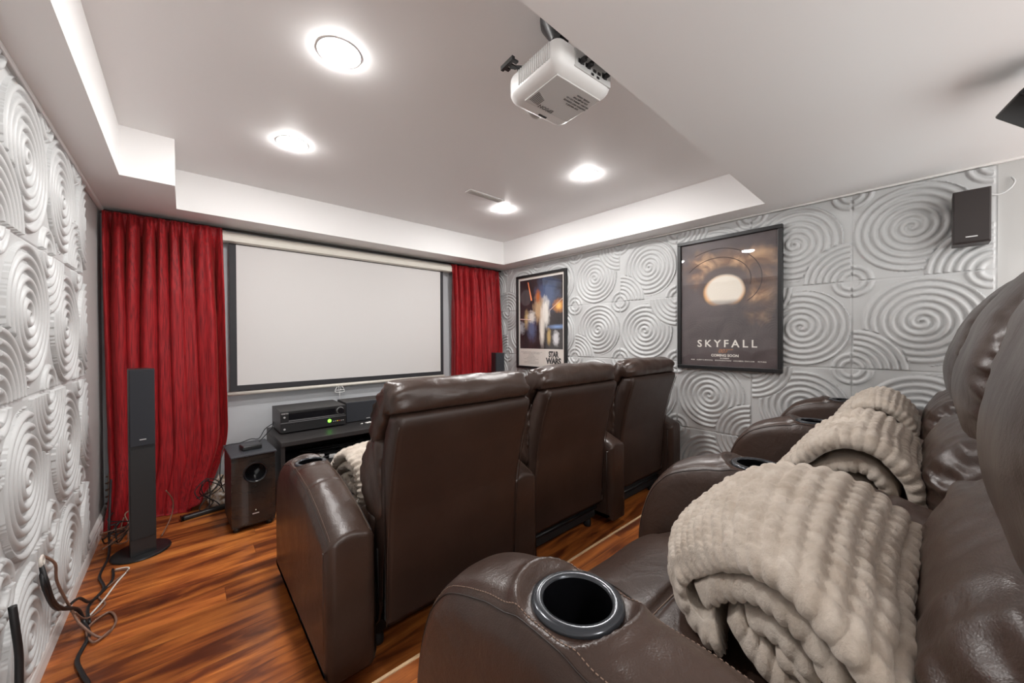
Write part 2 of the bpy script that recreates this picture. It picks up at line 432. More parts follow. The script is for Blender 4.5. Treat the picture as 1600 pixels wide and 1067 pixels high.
# ================================================================== CURTAINS
def curtain(name, label, x0t, x1t, x0b, x1b, y, ztop, zbot, folds, seed, sweep=None):
    nx, nz = 260, 150; V = []; rnd = random.Random(seed)
    cs = [rnd.uniform(-.5, .5) for _ in range(12)]
    for j in range(nz+1):
        v = j/nz; z = ztop + (zbot-ztop)*v
        for i in range(nx+1):
            u = i/nx
            uu = u + .040*math.sin(5*u+cs[0]*6+v*.8) + .022*math.sin(11*u+cs[1]*6-v*1.5)
            ph = uu*folds*2*math.pi
            a = (.030 + .050*min(1, v*4)) * (.9+.15*math.sin(2.3*u*math.pi+cs[2]*5))
            env = max(0, 1-v*14)
            sp_ = math.sin(ph); dy = a*(2*(.5+.5*sp_)**1.7-1)*(1-.55*env) + .007*math.sin(ph*2.1+cs[3]*5+v*1.5)*min(1, v*6) + .010*math.sin(ph*.5+v*3+cs[4]*6)
            dy += .006*math.sin(ph*3.0)*env
            x = (x0t+(x1t-x0t)*u)*(1-v) + (x0b+(x1b-x0b)*u)*v + .026*math.cos(ph)*min(1, v*3)*(1 if .03 < u < .97 else .2)
            zz = z
            if sweep:
                k = max(0, (v-.70)/.30)
                x += sweep(u, k)[0]; dy += sweep(u, k)[1]; zz += sweep(u, k)[2]
            wr = noise.noise(Vector((x*6+seed, 0, zz*2.2)))*.010 + noise.noise(Vector((x*14, seed, zz*7)))*.004*min(1, v*2)
            V.append((x, min(y+dy+wr, YF-.012), max(zz, .004)))
    Fc = [(j*(nx+1)+i, (j+1)*(nx+1)+i, (j+1)*(nx+1)+i+1, j*(nx+1)+i+1) for j in range(nz) for i in range(nx)]
    t = thing(name, label, 'curtain', ((x0b+x1b)/2, y, 0), group=None)
    V = [(a-(x0b+x1b)/2, b-y, c) for a, b, c in V]
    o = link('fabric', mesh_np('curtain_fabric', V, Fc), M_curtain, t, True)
    md = o.modifiers.new('s', 'SOLIDIFY'); md.thickness = .002
    # gathered header tape above the drop
    return t
def sw(u, k):
    # the lower right corner is pulled aside behind the subwoofer and puddles on the floor
    s = k*k
    return (-.17*u**1.5*s + .05*math.sin(k*5+u*3)*s*.6, -.045*s*math.sin(u*5+k*3) - .05*s, .14*max(0, u-.72)/.28*s*1.2 + .012*math.sin(u*25)*s)
tc = curtain('red_curtain', 'long crimson curtain left of the screen, hem bunched on the floor', -.378, .216, -.352, .245, 3.44, 1.985, -.04, 8.0, 3, sw)
tc2 = curtain('red_curtain', 'narrower crimson curtain right of the screen beside the swirl-panel wall', 2.19, 2.866, 2.21, 2.86, 3.46, 1.985, .02, 8.0, 9)
for tt, a, b in ((tc, -.378, .216), (tc2, 2.18, 2.866)):
    bm = nb(a-tt.location.x, b-tt.location.x, .028, .033, 1.955, 1.995, bev=.001)
    obj('header_tape', bm, mat('shaded_red_tape', (.10, .010, .012), .8), tt)  # shadow at the curtain head is put into the tape's darker red
t = tag(obj('curtain_rod', tube(bmesh.new(), [(XL+.01, 3.485, 1.995), (XR-.02, 3.485, 1.995)], .008, 10, 1), mat('dark_rod', (.05, .045, .04), .4, metal=.6), smooth=True),
        'dark thin curtain rod under the soffit above the screen and both curtains', 'curtain rod')

# ================================================================== SOFT FORMS
def smooth_norm(O):
    T = np.roll(O, -2, 0)-np.roll(O, 2, 0); Nn = np.stack([T[:, 1], -T[:, 0]], 1); Nn /= np.linalg.norm(Nn, axis=1)[:, None]+1e-9
    return Nn
def orient_ccw(O):
    A = np.sum(O[:, 0]*np.roll(O[:, 1], -1)-np.roll(O[:, 0], -1)*O[:, 1])
    return O if A > 0 else O[::-1].copy()
def loft(O, x0, x1, nst, inset, mode='normal', crown=0, post=None, centre=None):
    """O: closed outline in (y,z); swept from x0 to x1; inset(t) pulls the outline in towards the ends."""
    O = orient_ccw(np.array(O)); Nn = smooth_norm(O)
    c = O.mean(0) if centre is None else np.array(centre); rings = []
    # stations denser near the ends
    for k in range(nst+1):
        a = -math.pi/2 + math.pi*k/nst; t = math.sin(a)*.55 + (2*k/nst-1)*.45
        d = inset(abs(t))
        P = O - Nn*d if mode == 'normal' else c + (O-c)*d
        if crown: P = P + np.stack([np.zeros(len(O)), crown*(1-t*t)*np.clip(Nn[:, 1], 0, 1)], 1)
        X = np.full(len(O), (x0+x1)/2 + t*(x1-x0)/2)
        rings.append(np.stack([X, P[:, 0], P[:, 1]], 1))
    V = np.concatenate(rings); n = len(O)
    if post is not None: V = post(V)
    Fc = []
    for k in range(nst):
        for i in range(n):
            Fc.append((k*n+i, k*n+(i+1) % n, (k+1)*n+(i+1) % n, (k+1)*n+i))
    Fc = [f[::-1] for f in Fc]
    Fc.append(tuple(range(n))); Fc.append(tuple(range(nst*n, (nst+1)*n))[::-1])
    return V, Fc, rings
def bevf(b, hw):
    """circular bevel of size b on half width hw"""
    def f(t):
        e = (t-(1-b/hw))/(b/hw)
        return b*(1-math.sqrt(max(0, 1-e*e))) if e > 0 else 0
    return f
def puff(p=3.0, floor=.35):
    return lambda t: floor + (1-floor)*max(0, (1-t**p))**(1/2.2)

# ================================================================== RECLINER
AW = .165; PITCH = .80
ARM = [(0, .05), (.0, .30), (.002, .47), (.02, .497), (.09, .528), (.164, .553), (.24, .575), (.312, .592), (.40, .602), (.476, .606), (.55, .606), (.63, .603), (.70, .588), (.76, .565), (.80, .536), (.845, .475), (.872, .40), (.884, .32), (.884, .20), (.880, .05)]
CUP = (AW/2+.005, .560)
def arm_outline():
    P = catmull(ARM[1:-1], 8); P = [np.array(ARM[0])] + P + [np.array(ARM[-1])]
    return resample(P, step=.0062)
def arm_post(V):
    V = V.copy(); cx, cy = CUP
    r = np.hypot(V[:, 0]-cx, V[:, 1]-cy); top = V[:, 2] > .55
    g = .009*np.exp(-((r-.082)/.012)**2)
    # pad joint across the top
    j = np.exp(-((V[:, 1]-.30)/.0055)**2)*.0045; V[:, 2] -= np.where(V[:, 2] > .5, j, 0)
    for i in range(len(V)):
        if V[i, 2] > .42:
            q = Vector(V[i]); V[i, 2] += .0035*noise.noise(q*9) + .0015*noise.noise(q*24+Vector((0, 0, 3)))
            V[i, 0] += .002*noise.noise(q*11+Vector((5, 0, 0)))
    # level seat pressed into the pad for the cup flange, with a raised roll around it
    k = np.clip((.086-r)/.020, 0, 1); k = k*k*(3-2*k)
    V[:, 2] = np.where(top, V[:, 2]*(1-k)+.6195*k+g*(1-k), V[:, 2])
    return V
_ao = arm_outline()
_aV, _aF, _aR = loft(_ao, 0, AW, 40, bevf(.035, AW/2), crown=.032, post=arm_post)
def arm_mesh():
    cx, cy = CUP
    keep = []
    for f in _aF:
        if len(f) == 4 and all(math.hypot(_aV[i][0]-cx, _aV[i][1]-cy) < .0575 and _aV[i][2] > .5 for i in f): continue
        keep.append(f)
    return mesh_np('armrest', _aV, keep)
ME_arm = arm_mesh()
def surf_line(tt, lo=0.03, hi=.99, off=.0004):
    """polyline on the arm skin at width fraction tt, along the top from rear to front"""
    V = _aV.reshape(41, -1, 3); ts = [math.sin(-math.pi/2+math.pi*k/40)*.55+(2*k/40-1)*.45 for k in range(41)]
    k = min(range(41), key=lambda q: abs(ts[q]-tt)); ring = V[k]; o = orient_ccw(np.array(_ao))
    pts = [(p, oo) for p, oo in zip(ring, o) if p[2] > .30 and .02 < p[1]]
    pts.sort(key=lambda a: a[0][1] + (max(0, .606-a[0][2])*.0)); 
    # order along outline: rear-top to front-bottom
    pts = [p for p, oo in pts if not (p[1] < .1 and p[2] < .46)]
    up = [p for p in pts if p[1] < .80]; fr = sorted([p for p in pts if p[1] >= .80], key=lambda a: -a[2])
    return [Vector(p) for p in up+fr]
def seam_mesh(tt, out):
    pts = surf_line(tt); bm = bmesh.new()
    P = [p + Vector((out, 0, .0006)) for p in pts][::2]; tube(bm, P, .0011, 5, 1)
    me = bpy.data.meshes.new('seam'); bm.to_mesh(me); bm.free(); return me
def stitch_mesh(tt, out):
    pts = surf_line(tt); bm = bmesh.new()
    acc = 0
    for a, b in zip(pts, pts[1:]):
        acc += 1
        d = (b-a)
        if d.length < 1e-4 or d.length > .03: continue
        m0 = a + d*.15 + Vector((out, 0, .0007)); m1 = a + d*.72 + Vector((out, 0, .0007))
        tube(bm, [m0, m1], .00075, 5, 1)
    me = bpy.data.meshes.new('stitching'); bm.to_mesh(me); bm.free(); return me
ME_seam = {s: seam_mesh(s*.86, s*.0006) for s in (-1, 1)}
ME_st = {s: stitch_mesh(s*.78, s*.0003) for s in (-1, 1)}
bm = lathe(bmesh.new(), [(.060, -.004), (.0612, .000), (.058, .003), (.050, .004), (.0475, .0035), (.0468, .001), (.0462, -.01), (.044, -.068), (.0001, -.070)], n=56, cap=False)
ME_cup = bpy.data.meshes.new('cup_holder'); bmesh.ops.recalc_face_normals(bm, faces=bm.faces[:]); bm.to_mesh(ME_cup); bm.free(); ME_cup.materials.append(mat('cup_well', (.004, .004, .005), .12, spec=.4)); ME_cup.shade_smooth(); ME_cup.set_sharp_from_angle(angle=R(35))
bm = bmesh.new()
ringp = []
for k in range(64):
    a = 2*math.pi*k/64; ringp.append((.0462*math.cos(a), .0462*math.sin(a), .0085))
tr = [(.0600, -.022), (.0612, -.004), (.0632, .0003), (.0625, .0035), (.058, .0062), (.052, .0068), (.0478, .0060), (.0465, .003)]
lathe(bm, tr, n=56); ME_rim = bpy.data.meshes.new('cup_rim')
for f in [f for f in bm.faces if len(f.verts) > 4]: bm.faces.remove(f)
bmesh.ops.recalc_face_normals(bm, faces=bm.faces[:]); bm.to_mesh(ME_rim); bm.free(); ME_rim.materials.append(M_rim); ME_rim.shade_smooth()
for me in (ME_arm,): me.materials.append(M_leather); me.shade_smooth()
for s in (-1, 1): ME_seam[s].materials.append(M_seam); ME_st[s].materials.append(M_thread)

def add_arm(root, x):
    a = bpy.data.objects.new('armrest', ME_arm); COL.objects.link(a); a.parent = root; a.location = (x, 0, 0)
    cx, cy = CUP
    c = bpy.data.objects.new('cup_holder', ME_cup); COL.objects.link(c); c.parent = a; c.location = (cx, cy, .6205)
    c['label'] = 'glossy black cup holder well'
    r_ = bpy.data.objects.new('cup_rim', ME_rim); COL.objects.link(r_); r_.parent = a; r_.location = (cx, cy, .6205); r_['label'] = 'dark chrome cup holder rim'
    for s in (-1, 1):
        q = bpy.data.objects.new('seam', ME_seam[s]); COL.objects.link(q); q.parent = a
        q = bpy.data.objects.new('stitching', ME_st[s]); COL.objects.link(q); q.parent = a; q['label'] = 'tan dashed thread'
    return a
def wrinkle(amp, fx, fz, seam_z=None, side=None, radial=None):
    def post(V):
        V = V.copy(); c = V.mean(0)
        x0, x1 = V[:, 0].min(), V[:, 0].max()
        for i in range(len(V)):
            p = V[i]; n_ = p-c; n_[0] *= .25; n_ = n_/(np.linalg.norm(n_)+1e-9)
            e = abs((p[0]-(x0+x1)/2)/((x1-x0)/2))
            d = amp*(noise.noise(Vector((p[0]*fx, p[1]*fz, p[2]*fz)))*.7 + .3*noise.noise(Vector((p[0]*fx*2.2+4, p[1]*fz*2, p[2]*fz*2.4))))
            if side: d += side*max(0, e-.45)*noise.noise(Vector((p[0]*5, p[1]*34, p[2]*34)))*1.6
            V[i] = p + n_*d
        return V
    return post
def cushion(name, outline, x0, x1, root, step=.011, nst=40, p=3.2, floor=.45, post=None, crown=0, m=None):
    O = resample(catmull(outline, 8, closed=True), step=step)
    V, Fc, _ = loft(O, x0, x1, nst, puff(p, floor), 'scale', crown, post)
    return link(name, mesh_np(name, V, Fc), m or M_leather, root, True)
def make_recliner(style, first, label, loc, sway=0.0, seed=0):
    root = thing('theater_recliner', label, 'recliner', loc)
    if first: add_arm(root, 0)
    add_arm(root, PITCH)
    sx0, sx1 = AW+.004, PITCH-.004
    # base box and mechanism
    b = nb(sx0+.02, sx1-.02, .10, .80, .06, .30, bev=.01); o = obj('base_frame', b, M_blackm, root); o['label'] = 'black recliner base under the seat'
    for xx in (sx0+.05, sx1-.05):
        for yy in (.14, .72):
            b = lathe(bmesh.new(), [(.022, 0), (.024, .012), (.018, .062)], (xx, yy, 0), 16); obj('foot', b, M_blackm, root, smooth=True)
    # seat cushion with a front roll
    so = [(.10, .30), (.10, .42), (.25, .44), (.45, .446), (.62, .44), (.74, .415), (.83, .37), (.868, .31), (.872, .22), (.855, .12), (.80, .08), (.70, .12), (.40, .22)]
    def sp(V):
        V = wrinkle(.008, 5, 7, side=.012)(V); V[:, 2] -= np.where(V[:, 2] > .3, .012*np.exp(-((V[:, 1]-.60)/.008)**2), 0); return V
    cushion('seat_cushion', so, sx0, sx1, root, p=7, floor=.80, post=sp)
    b = tube(bmesh.new(), [(sx0+.03, .60, .437), ((sx0+sx1)/2, .60, .434), (sx1-.03, .60, .437)], .0014, 5, 4); obj('seam', b, M_thread, root)
    if style == 'front':
        dy = sway
        # rear shell, open-backed slab with soft edges
        O = [(-.027, .17), (-.035, .35), (-.052, .56), (-.09, .74), (-.136, .885), (-.134, .912), (-.11, .922), (-.055, .918), (-.02, .86), (.03, .70), (.075, .52), (.095, .40), (.10, .30), (.03, .24)]
        O = [(a+dy, z) for a, z in O]
        O2 = resample([np.array(q) for q in O], step=.012)
        V, Fc, _ = loft(O2, sx0+.012, sx1-.008, 24, bevf(.022, (sx1-sx0)/2), post=wrinkle(.003, 3, 3))
        sh = link('back_shell', mesh_np('back_shell', V, Fc), M_vinyl, root, True)
        for xx in (sx0+.016, sx1-.012):
            b = tube(bmesh.new(), [(xx, y-.001, z) for y, z in O[0:5]], .0022, 6, 5); obj('piping', b, M_leather, sh, smooth=True)
        ho = [(-.125, .925), (-.138, .965), (-.12, 1.008), (-.075, 1.032), (-.02, 1.02), (.025, .985), (.062, .925), (.10, .86), (.118, .81), (.09, .775), (.03, .80), (-.02, .87), (-.06, .92)]
        ho = [(a+dy, z) for a, z in ho]
        cushion('head_pillow', ho, sx0+.004, sx1-.004, root, p=8, floor=.70, post=wrinkle(.013, 7+seed, 13, side=.018))
        bo = [(.0, .80), (.06, .815), (.118, .80), (.165, .74), (.195, .67), (.20, .61), (.18, .555), (.12, .52), (.06, .50), (.0, .52), (-.01, .65)]
        bo = [(a+dy, z) for a, z in bo]
        cushion('back_cushion', bo, sx0+.004, sx1-.004, root, p=8, floor=.80, post=wrinkle(.008, 6, 9, side=.015))
        lo = [(.08, .52), (.14, .545), (.20, .52), (.225, .47), (.20, .41), (.10, .40)]
        cushion('lumbar_cushion', [(a+dy*.5, z) for a, z in lo], sx0+.004, sx1-.004, root, p=8, floor=.75, post=wrinkle(.006, 6, 9))
        b = bmesh.new()
        tube(b, [(sx0+.02, .02+dy, .30), (sx0+.02, .05, .16), (sx0+.02, .12, .10)], .008, 6, 3); tube(b, [(sx0+.015, .04+dy, .42), (sx0+.015, .03+dy, .22)], .006, 6, 3)
        tube(b, [(sx0+.02, .10, .12), (sx1-.02, .10, .12)], .01, 6, 1)
        obj('metal_bracket', b, M_black, root, smooth=True)
    else:
        O = [(-.05, .17), (-.10, .50), (-.17, .80), (-.25, 1.10), (-.245, 1.15), (-.20, 1.16), (-.12, 1.10), (-.03, .80), (.04, .50), (.08, .30)]
        O2 = resample([np.array(q) for q in O], step=.02)
        V, Fc, _ = loft(O2, sx0+.012, sx1-.008, 20, bevf(.03, (sx1-sx0)/2))
        link('back_shell', mesh_np('back_shell', V, Fc), M_vinyl, root, True)
        ho = [(.145, .665), (.175, .72), (.192, .80), (.190, .88), (.170, .96), (.140, 1.045), (.095, 1.12), (.03, 1.19), (-.06, 1.235), (-.16, 1.225), (-.19, 1.16), (-.12, 1.02), (-.04, .85), (.05, .70), (.09, .66)]
        cushion('head_pillow', ho, sx0-.004, sx1+.004, root, step=.008, nst=60, p=4.5, floor=.55, post=wrinkle(.007, 3+seed, 5, side=.016))
        lo = [(.05, .74), (.12, .775), (.185, .745), (.232, .69), (.256, .62), (.255, .54), (.225, .46), (.15, .42), (.05, .43), (.0, .55), (.01, .68)]
        cushion('lumbar_cushion', lo, sx0+.002, sx1-.002, root, step=.008, nst=60, p=4, floor=.55, post=wrinkle(.010, 18, 5, side=.022))
    return root

FX, FY = .33, 1.265
fr = []
for i, (sway, lb) in enumerate([(0, 'brown leather recliner at the left end of the front row, nearest the wood floor'),
                                (.082, 'middle brown leather recliner of the front row in front of the space-adventure poster'),
                                (.098, 'brown leather recliner at the right end of the front row by the swirl-panel wall')]):
    fr.append(make_recliner('front', i == 0, lb, (FX+i*PITCH, FY, 0), sway, i))
RX, RYO = .31, -.245
for i, lb in enumerate(['closest brown leather recliner of the rear row, large cup holder at bottom centre',
                        'middle brown leather recliner of the rear row holding the middle throw',
                        'farthest brown leather recliner of the rear row beside the swirl-panel wall']):
    make_recliner('rear', i == 0, lb, (RX+i*PITCH, RYO, RISER), 0, i*2)

# ================================================================== THROWS
def blanket(label, loc, hw, sc=(1, 1, 1), res=1.0, seed=0, rz=0, shear=0):
    ST = .0038/res
    t = thing('folded_throw', label, 'blanket', loc, rz, group='beige fleece throws on the recliners')
    TH = .021
    def ribbon(path, x0, x1, th, nm, bumpamp, taper, sd):
        P = resample(catmull(path, 10), step=ST, closed=False)
        T = np.gradient(P, axis=0); T /= np.linalg.norm(T, axis=1)[:, None]; Nn = np.stack([-T[:, 1], T[:, 0]], 1)
        n = len(P); nx = int((x1-x0)/ST); S = np.arange(n)*ST
        nth = 7
        V = []; 
        us = np.linspace(-1, 1, nx+1)
        # closed cross-section per x station: outer side forward, around the end, inner side back
        idx = []
        for ku, u in enumerate(us):
            e = max(0, (abs(u)-.90)/.10); thx = th*math.sqrt(max(.02, 1-e*e))
            lift = 1-taper*abs(u)**3.0
            for i in range(n):
                x = x0+(x1-x0)*(u+1)/2
                xs = x; s = S[i]
                z = P[i, 1]*lift; y = P[i, 0]
                # braided tufts: staggered rows
                row = s/.027; r0 = math.floor(row); fr_ = row-r0
                colu = (x/.030)+.5*(r0 % 2); fc = colu-math.floor(colu)
                bmp = bumpamp*(math.sin(math.pi*fr_)**.55)*(.35+.65*math.sin(math.pi*fc)**.55)
                bmp += .006*noise.noise(Vector((x*14+sd, s*11, 0))) + .003*noise.noise(Vector((x*45, s*45, sd)))
                sag = .012*noise.noise(Vector((x*5+sd*2, s*4, 7)))
                ex = .010*noise.noise(Vector((s*16, sd, 0))) + .007*abs(math.sin(s/.027*math.pi))
                xs += (-1 if u < 0 else 1)*ex*abs(u)**8
                o = Nn[i]
                V.append((xs, y+o[0]*(thx+bmp*(1-e*.3)+sag), z+o[1]*(thx+bmp*(1-e*.3)+sag)))
            for i in range(n-1, -1, -1):
                x = x0+(x1-x0)*(u+1)/2; s = S[i]; o = Nn[i]
                sag = .012*noise.noise(Vector((x*5+sd*2, s*4, 7)))
                ex = .010*noise.noise(Vector((s*16, sd, 0))) + .007*abs(math.sin(s/.027*math.pi))
                xs = x + (-1 if u < 0 else 1)*ex*abs(u)**8
                b2 = .004*noise.noise(Vector((x*30, s*30, sd+9)))
                V.append((xs, P[i, 0]-o[0]*(thx-sag+b2), P[i, 1]*lift-o[1]*(thx-sag+b2)))
        m = 2*n; Fc = []
        for a in range(nx):
            for i in range(m): Fc.append((a*m+i, a*m+(i+1) % m, (a+1)*m+(i+1) % m, (a+1)*m+i))
        for a, flip in ((0, 0), (nx, 1)):
            for i in range(n-1):
                f = (a*m+i, a*m+i+1, a*m+m-2-i, a*m+m-1-i); Fc.append(f[::-1] if not flip else f)
        def fin(p):
            x, y, z = p; g = (hw-x)/(2*hw); g = max(0, min(1, g))
            x2 = x + shear*max(0, y-.02)*g*g*1.3; y2 = y*(1-(.16 if shear else .05)*g*g); z2 = z*(1-(.10 if shear else .02)*g*g)
            return (x2*sc[0], y2*sc[1], max(z2*sc[2], .001))
        V = [fin(p) for p in V]
        return link(nm, mesh_np(nm, V, Fc), M_fleece, t, True)
    # outer fold goes from under the back, over the dome, down the front and curls in
    outer = [(.10, .024), (.03, .03), (-.005, .08), (.006, .16), (.045, .225), (.115, .268), (.19, .262), (.26, .215), (.325, .145), (.362, .09), (.35, .045), (.30, .03), (.26, .05)]
    ribbon(outer, -hw, hw, TH, 'outer_fold', .011, .07, seed+.3)
    mid = [(.31, .092), (.255, .150), (.19, .195), (.12, .205), (.068, .165), (.052, .11), (.07, .075), (.13, .07), (.20, .085), (.235, .105)]
    ribbon(mid, -hw+.012, hw-.012, .019, 'inner_fold', .006, .07, seed+5.1)
    core = [(.20, .128), (.155, .150), (.115, .14), (.105, .12), (.15, .108)]
    ribbon(core, -hw+.03, hw-.03, .016, 'core_fold', .003, .08, seed+9.1)
    return t
SZ = RISER + .452
blanket('large beige braided fleece throw in the foreground on the closest rear-row seat', (.750, .008, SZ), .240, (1, .97, .93), 1.0, 0, 0, .42)
blanket('beige braided fleece throw on the middle rear-row seat', (1.565, .015, SZ), .235, (1, .82, .95), .8, 3)
blanket('beige braided fleece throw on the farthest rear-row seat, smallest in view', (2.385, .035, SZ), .235, (1, .74, .98), .6, 6)
blanket('beige fleece throw on the front-row seat, peeking out beside the backrest', (FX+AW+.30, FY+.30, .452), .26, (1, 1.15, .80), .6, 9)

# ================================================================== PROJECTOR
PXc, PYc = .965, .835
t = thing('ceiling_projector', 'white projector hanging from the ceiling tray on a black mount', 'projector', (PXc, PYc, 1.975), R(-4)); t.scale = (1.07, 1.07, 1.0)
bm = bmesh.new(); box(bm, -.125, .125, -.115, .115, 0, .105, bev=.034, seg=6)
for v in bm.verts:
    if v.co.z < .045:
        k = (.045-v.co.z)/.045; v.co.x *= 1-.10*k*k; v.co.y *= 1-.10*k*k
    v.co.y += .018*(1-(v.co.x/.125)**2)*(1 if v.co.y > 0 else 0)
body = obj('body', bm, M_white, t, angle=35)
obj('rear_port_panel', nb(-.055, .108, -.1165, -.110, .028, .085, bev=.003), mat('port_panel_grey', (.50, .50, .49), .5), t)
bm = bmesh.new()
for x, z, w_, h_ in ((-.03, .05, .022, .012), (0, .05, .02, .012), (.03, .048, .012, .008), (.05, .048, .012, .008), (.075, .052, .02, .016), (.02, .034, .01, .006), (.045, .034, .01, .006)):
    box(bm, x-w_/2, x+w_/2, -.119, -.115, z-h_/2, z+h_/2)
obj('port', bm, M_black, t)
# label text, lens recess, vents on belly and side
obj('belly_plate', nb(-.095, .095, -.085, .06, -.0015, .004, bev=.001), mat('belly_grey', (.60, .60, .59), .45), t)
M_ink = mat('grey_ink', (.14, .14, .14), .6)
text('brand_lettering', 'EPSON', .020, M_ink, t, (-.015, .048, -.0022), (math.pi, 0, R(180)), .0003)
for k in range(5):
    text('label_print', ['MODEL: H433A', 'LCD PROJECTOR', '100-240V~ 50/60Hz 2.8-1.2A', 'CAUTION: HOT SURFACE', 'RISK GROUP 2'][k], .0085, M_ink, t, (.045, -.06+k*.012, -.0022), (math.pi, 0, R(180)))
bm = bmesh.new()
for k in range(7): box(bm, -.088+k*.006, -.085+k*.006, .0+k*.003, .045+k*.001, -.0022, .0)
obj('intake_grille', bm, M_ink, t)
bm = lathe(bmesh.new(), [(.040, 0), (.042, -.014), (.036, -.02), (.026, -.02), (.024, -.006), (.0001, -.004)], (0, 0, 0), 32, 'y')
for v in bm.verts: v.co.y = -v.co.y
o = obj('lens_barrel', bm, mat('lens_grey', (.50, .50, .49), .4), t, smooth=True); o.location = (.005, .118, .056)
bm = lathe(bmesh.new(), [(.0001, .014), (.016, .011), (.024, .006)], (0, 0, 0), 24, 'y'); o = obj('lens', bm, M_gloss, t, smooth=True); o.location = (.005, .118, .056)
bm = nb(-.012, .022, .082, .090, -.002, .004, bev=.001); obj('focus_slot', bm, M_black, t)
bm = bmesh.new()
for k in range(16): box(bm, -.1262, -.1235, -.085+k*.009, -.081+k*.009, .035, .085)
obj('side_grille', bm, mat('vent_slat', (.50, .50, .49), .5), t)
bm = bmesh.new()
box(bm, -.06, .06, -.06, .06, .105, .113, bev=.002)
for a, b_ in ((-1, -1), (1, -1), (-1, 1), (1, 1)): tube(bm, [(a*.02, b_*.02, .116), (a*.10, b_*.09, .112)], .008, 8, 1)
tube(bm, [(0, 0, .11), (0, 0, .225)], .018, 16, 1)
lathe(bm, [(.028, .205), (.034, .22), (.06, .262), (.062, .284), (.0001, .284)], n=32)
lathe(bm, [(.0001, .115), (.03, .118), (.038, .14), (.03, .165), (.0001, .17)], n=24)
tube(bm, [(-.135, .085, .110), (-.02, .02, .115)], .006, 6, 1)
for q in (0, 1, 2): box(bm, -.152, -.128+.012*(q == 1), .05+.02*q, .062+.02*q, .106, .112)
box(bm, -.156, -.146, .045, .105, .100, .114)
obj('ceiling_mount', bm, M_black, t, angle=40)
bm = bmesh.new()
for x, dx in ((-.03, .05), (0, .055), (.075, .04)):
    tube(bm, [(x, -.117, .05), (x, -.135, .052), (x+dx*.5, -.138, .075), (x+dx, -.125, .115), (x+dx*.7, -.10, .16), (.0, -.02, .23)], .0045, 8, 6)
    tube(bm, [(x, -.116, .05), (x, -.134, .05)], .008, 8, 1)
obj('plugged_cable', bm, M_cable, t, smooth=True)

# ================================================================== SPEAKERS
def tower(label, loc, rz, grp):
    t = thing('tower_speaker', label, 'speaker', loc, rz, group=grp)
    b = lathe(bmesh.new(), [(.0001, 0), (.118, 0), (.122, .004), (.120, .010), (.115, .013), (.0001, .014)], n=56); obj('round_base', b, M_black, t, angle=40)
    b = poly_prism(bmesh.new(), [(-.050, -.065), (.050, -.065), (.052, -.055), (.040, .07), (-.040, .07), (-.052, -.055)], 'z', .014, 1.012)
    obj('cabinet', b, mat('satin_black', (.020, .021, .023), .33), t)
    g = nb(-.049, .049, -.078, -.064, .600, 1.012, bev=.003); g = obj('grille', g, M_cloth, t); g['label'] = 'dark cloth speaker grille'
    obj('badge', nb(-.013, .013, -.0795, -.0775, .632, .637), M_silver, t)
    b = nb(-.049, .049, -.0705, -.064, .10, .585, bev=.002); obj('front_panel', b, M_blackm, t)
    return t
tower('tall slim black tower speaker on a round base before the left curtain', (-.185, 2.875, 0), R(11), 'tower speakers')
tower('slim black tower speaker mostly hidden behind the seats by the right curtain', (2.60, 3.17, 0), R(-14), 'tower speakers')

t = thing('subwoofer', 'black glossy subwoofer with a round port, beside the media console', 'speaker', (.315, 2.755, 0), R(2))
for xx in (-.085, .085):
    for yy in (.03, .28):
        b = lathe(bmesh.new(), [(.016, 0), (.018, .026)], (xx, yy, 0), 14); obj('foot', b, M_black, t, smooth=True)
def cut_port(o):
    # round bass port opening through the panel
    c = obj('cut', lathe(bmesh.new(), [(.0001, -.06), (.054, -.06), (.054, .10), (.0001, .10)], (.005, 0, .355), 40, 'y'), None, t)
    bpy.context.view_layer.update()
    md = o.modifiers.new('port', 'BOOLEAN'); md.operation = 'DIFFERENCE'; md.object = c; md.solver = 'EXACT'
    dg = bpy.context.evaluated_depsgraph_get(); me = bpy.data.meshes.new_from_object(o.evaluated_get(dg)); o.modifiers.clear(); o.data = me; bpy.data.objects.remove(c)
b = nb(-.112, .112, .004, .33, .026, .462, bev=.006); cut_port(obj('cabinet', b, M_ash, t))
# curved front baffle
prof = []
for k in range(15):
    u = -1+2*k/14; prof.append((u*.112, .0-.018*(1-abs(u)**2.4)))
prof += [(.112, .02), (-.112, .02)]
b = poly_prism(bmesh.new(), prof, 'z', .045, .455); cut_port(obj('front_baffle', b, M_brushed, t))
b = lathe(bmesh.new(), [(.060, .004), (.063, -.002), (.060, -.006), (.055, -.005), (.0505, .004), (.048, .02), (.047, .10), (.0001, .101)], (0, 0, 0), 40, 'y', False)
o = obj('bass_port', b, M_gloss, t, angle=60); o.location = (.005, -.0195, .355); 
obj('badge', nb(-.012, .022, -.0205, -.0165, .100, .105), M_silver, t)
obj('pilot_lamp', nb(.004, .007, -.0205, -.0165, .122, .125), M_pilot, t)
obj('top_plate', nb(-.118, .118, -.022, .335, .458, .472, bev=.004), mat('slate_top', (.040, .044, .052), .45), t)
t = thing('streaming_box', 'small black streaming box lying on top of the subwoofer', 'media player', (.312, 2.87, .472), R(8))
obj('case', nb(-.052, .052, -.045, .045, 0, .028, bev=.006, seg=3), M_black, t, angle=50)
obj('top_cover', nb(-.047, .047, -.040, .040, .0275, .0292, bev=.001), mat('box_top', (.03, .031, .036), .3), t)

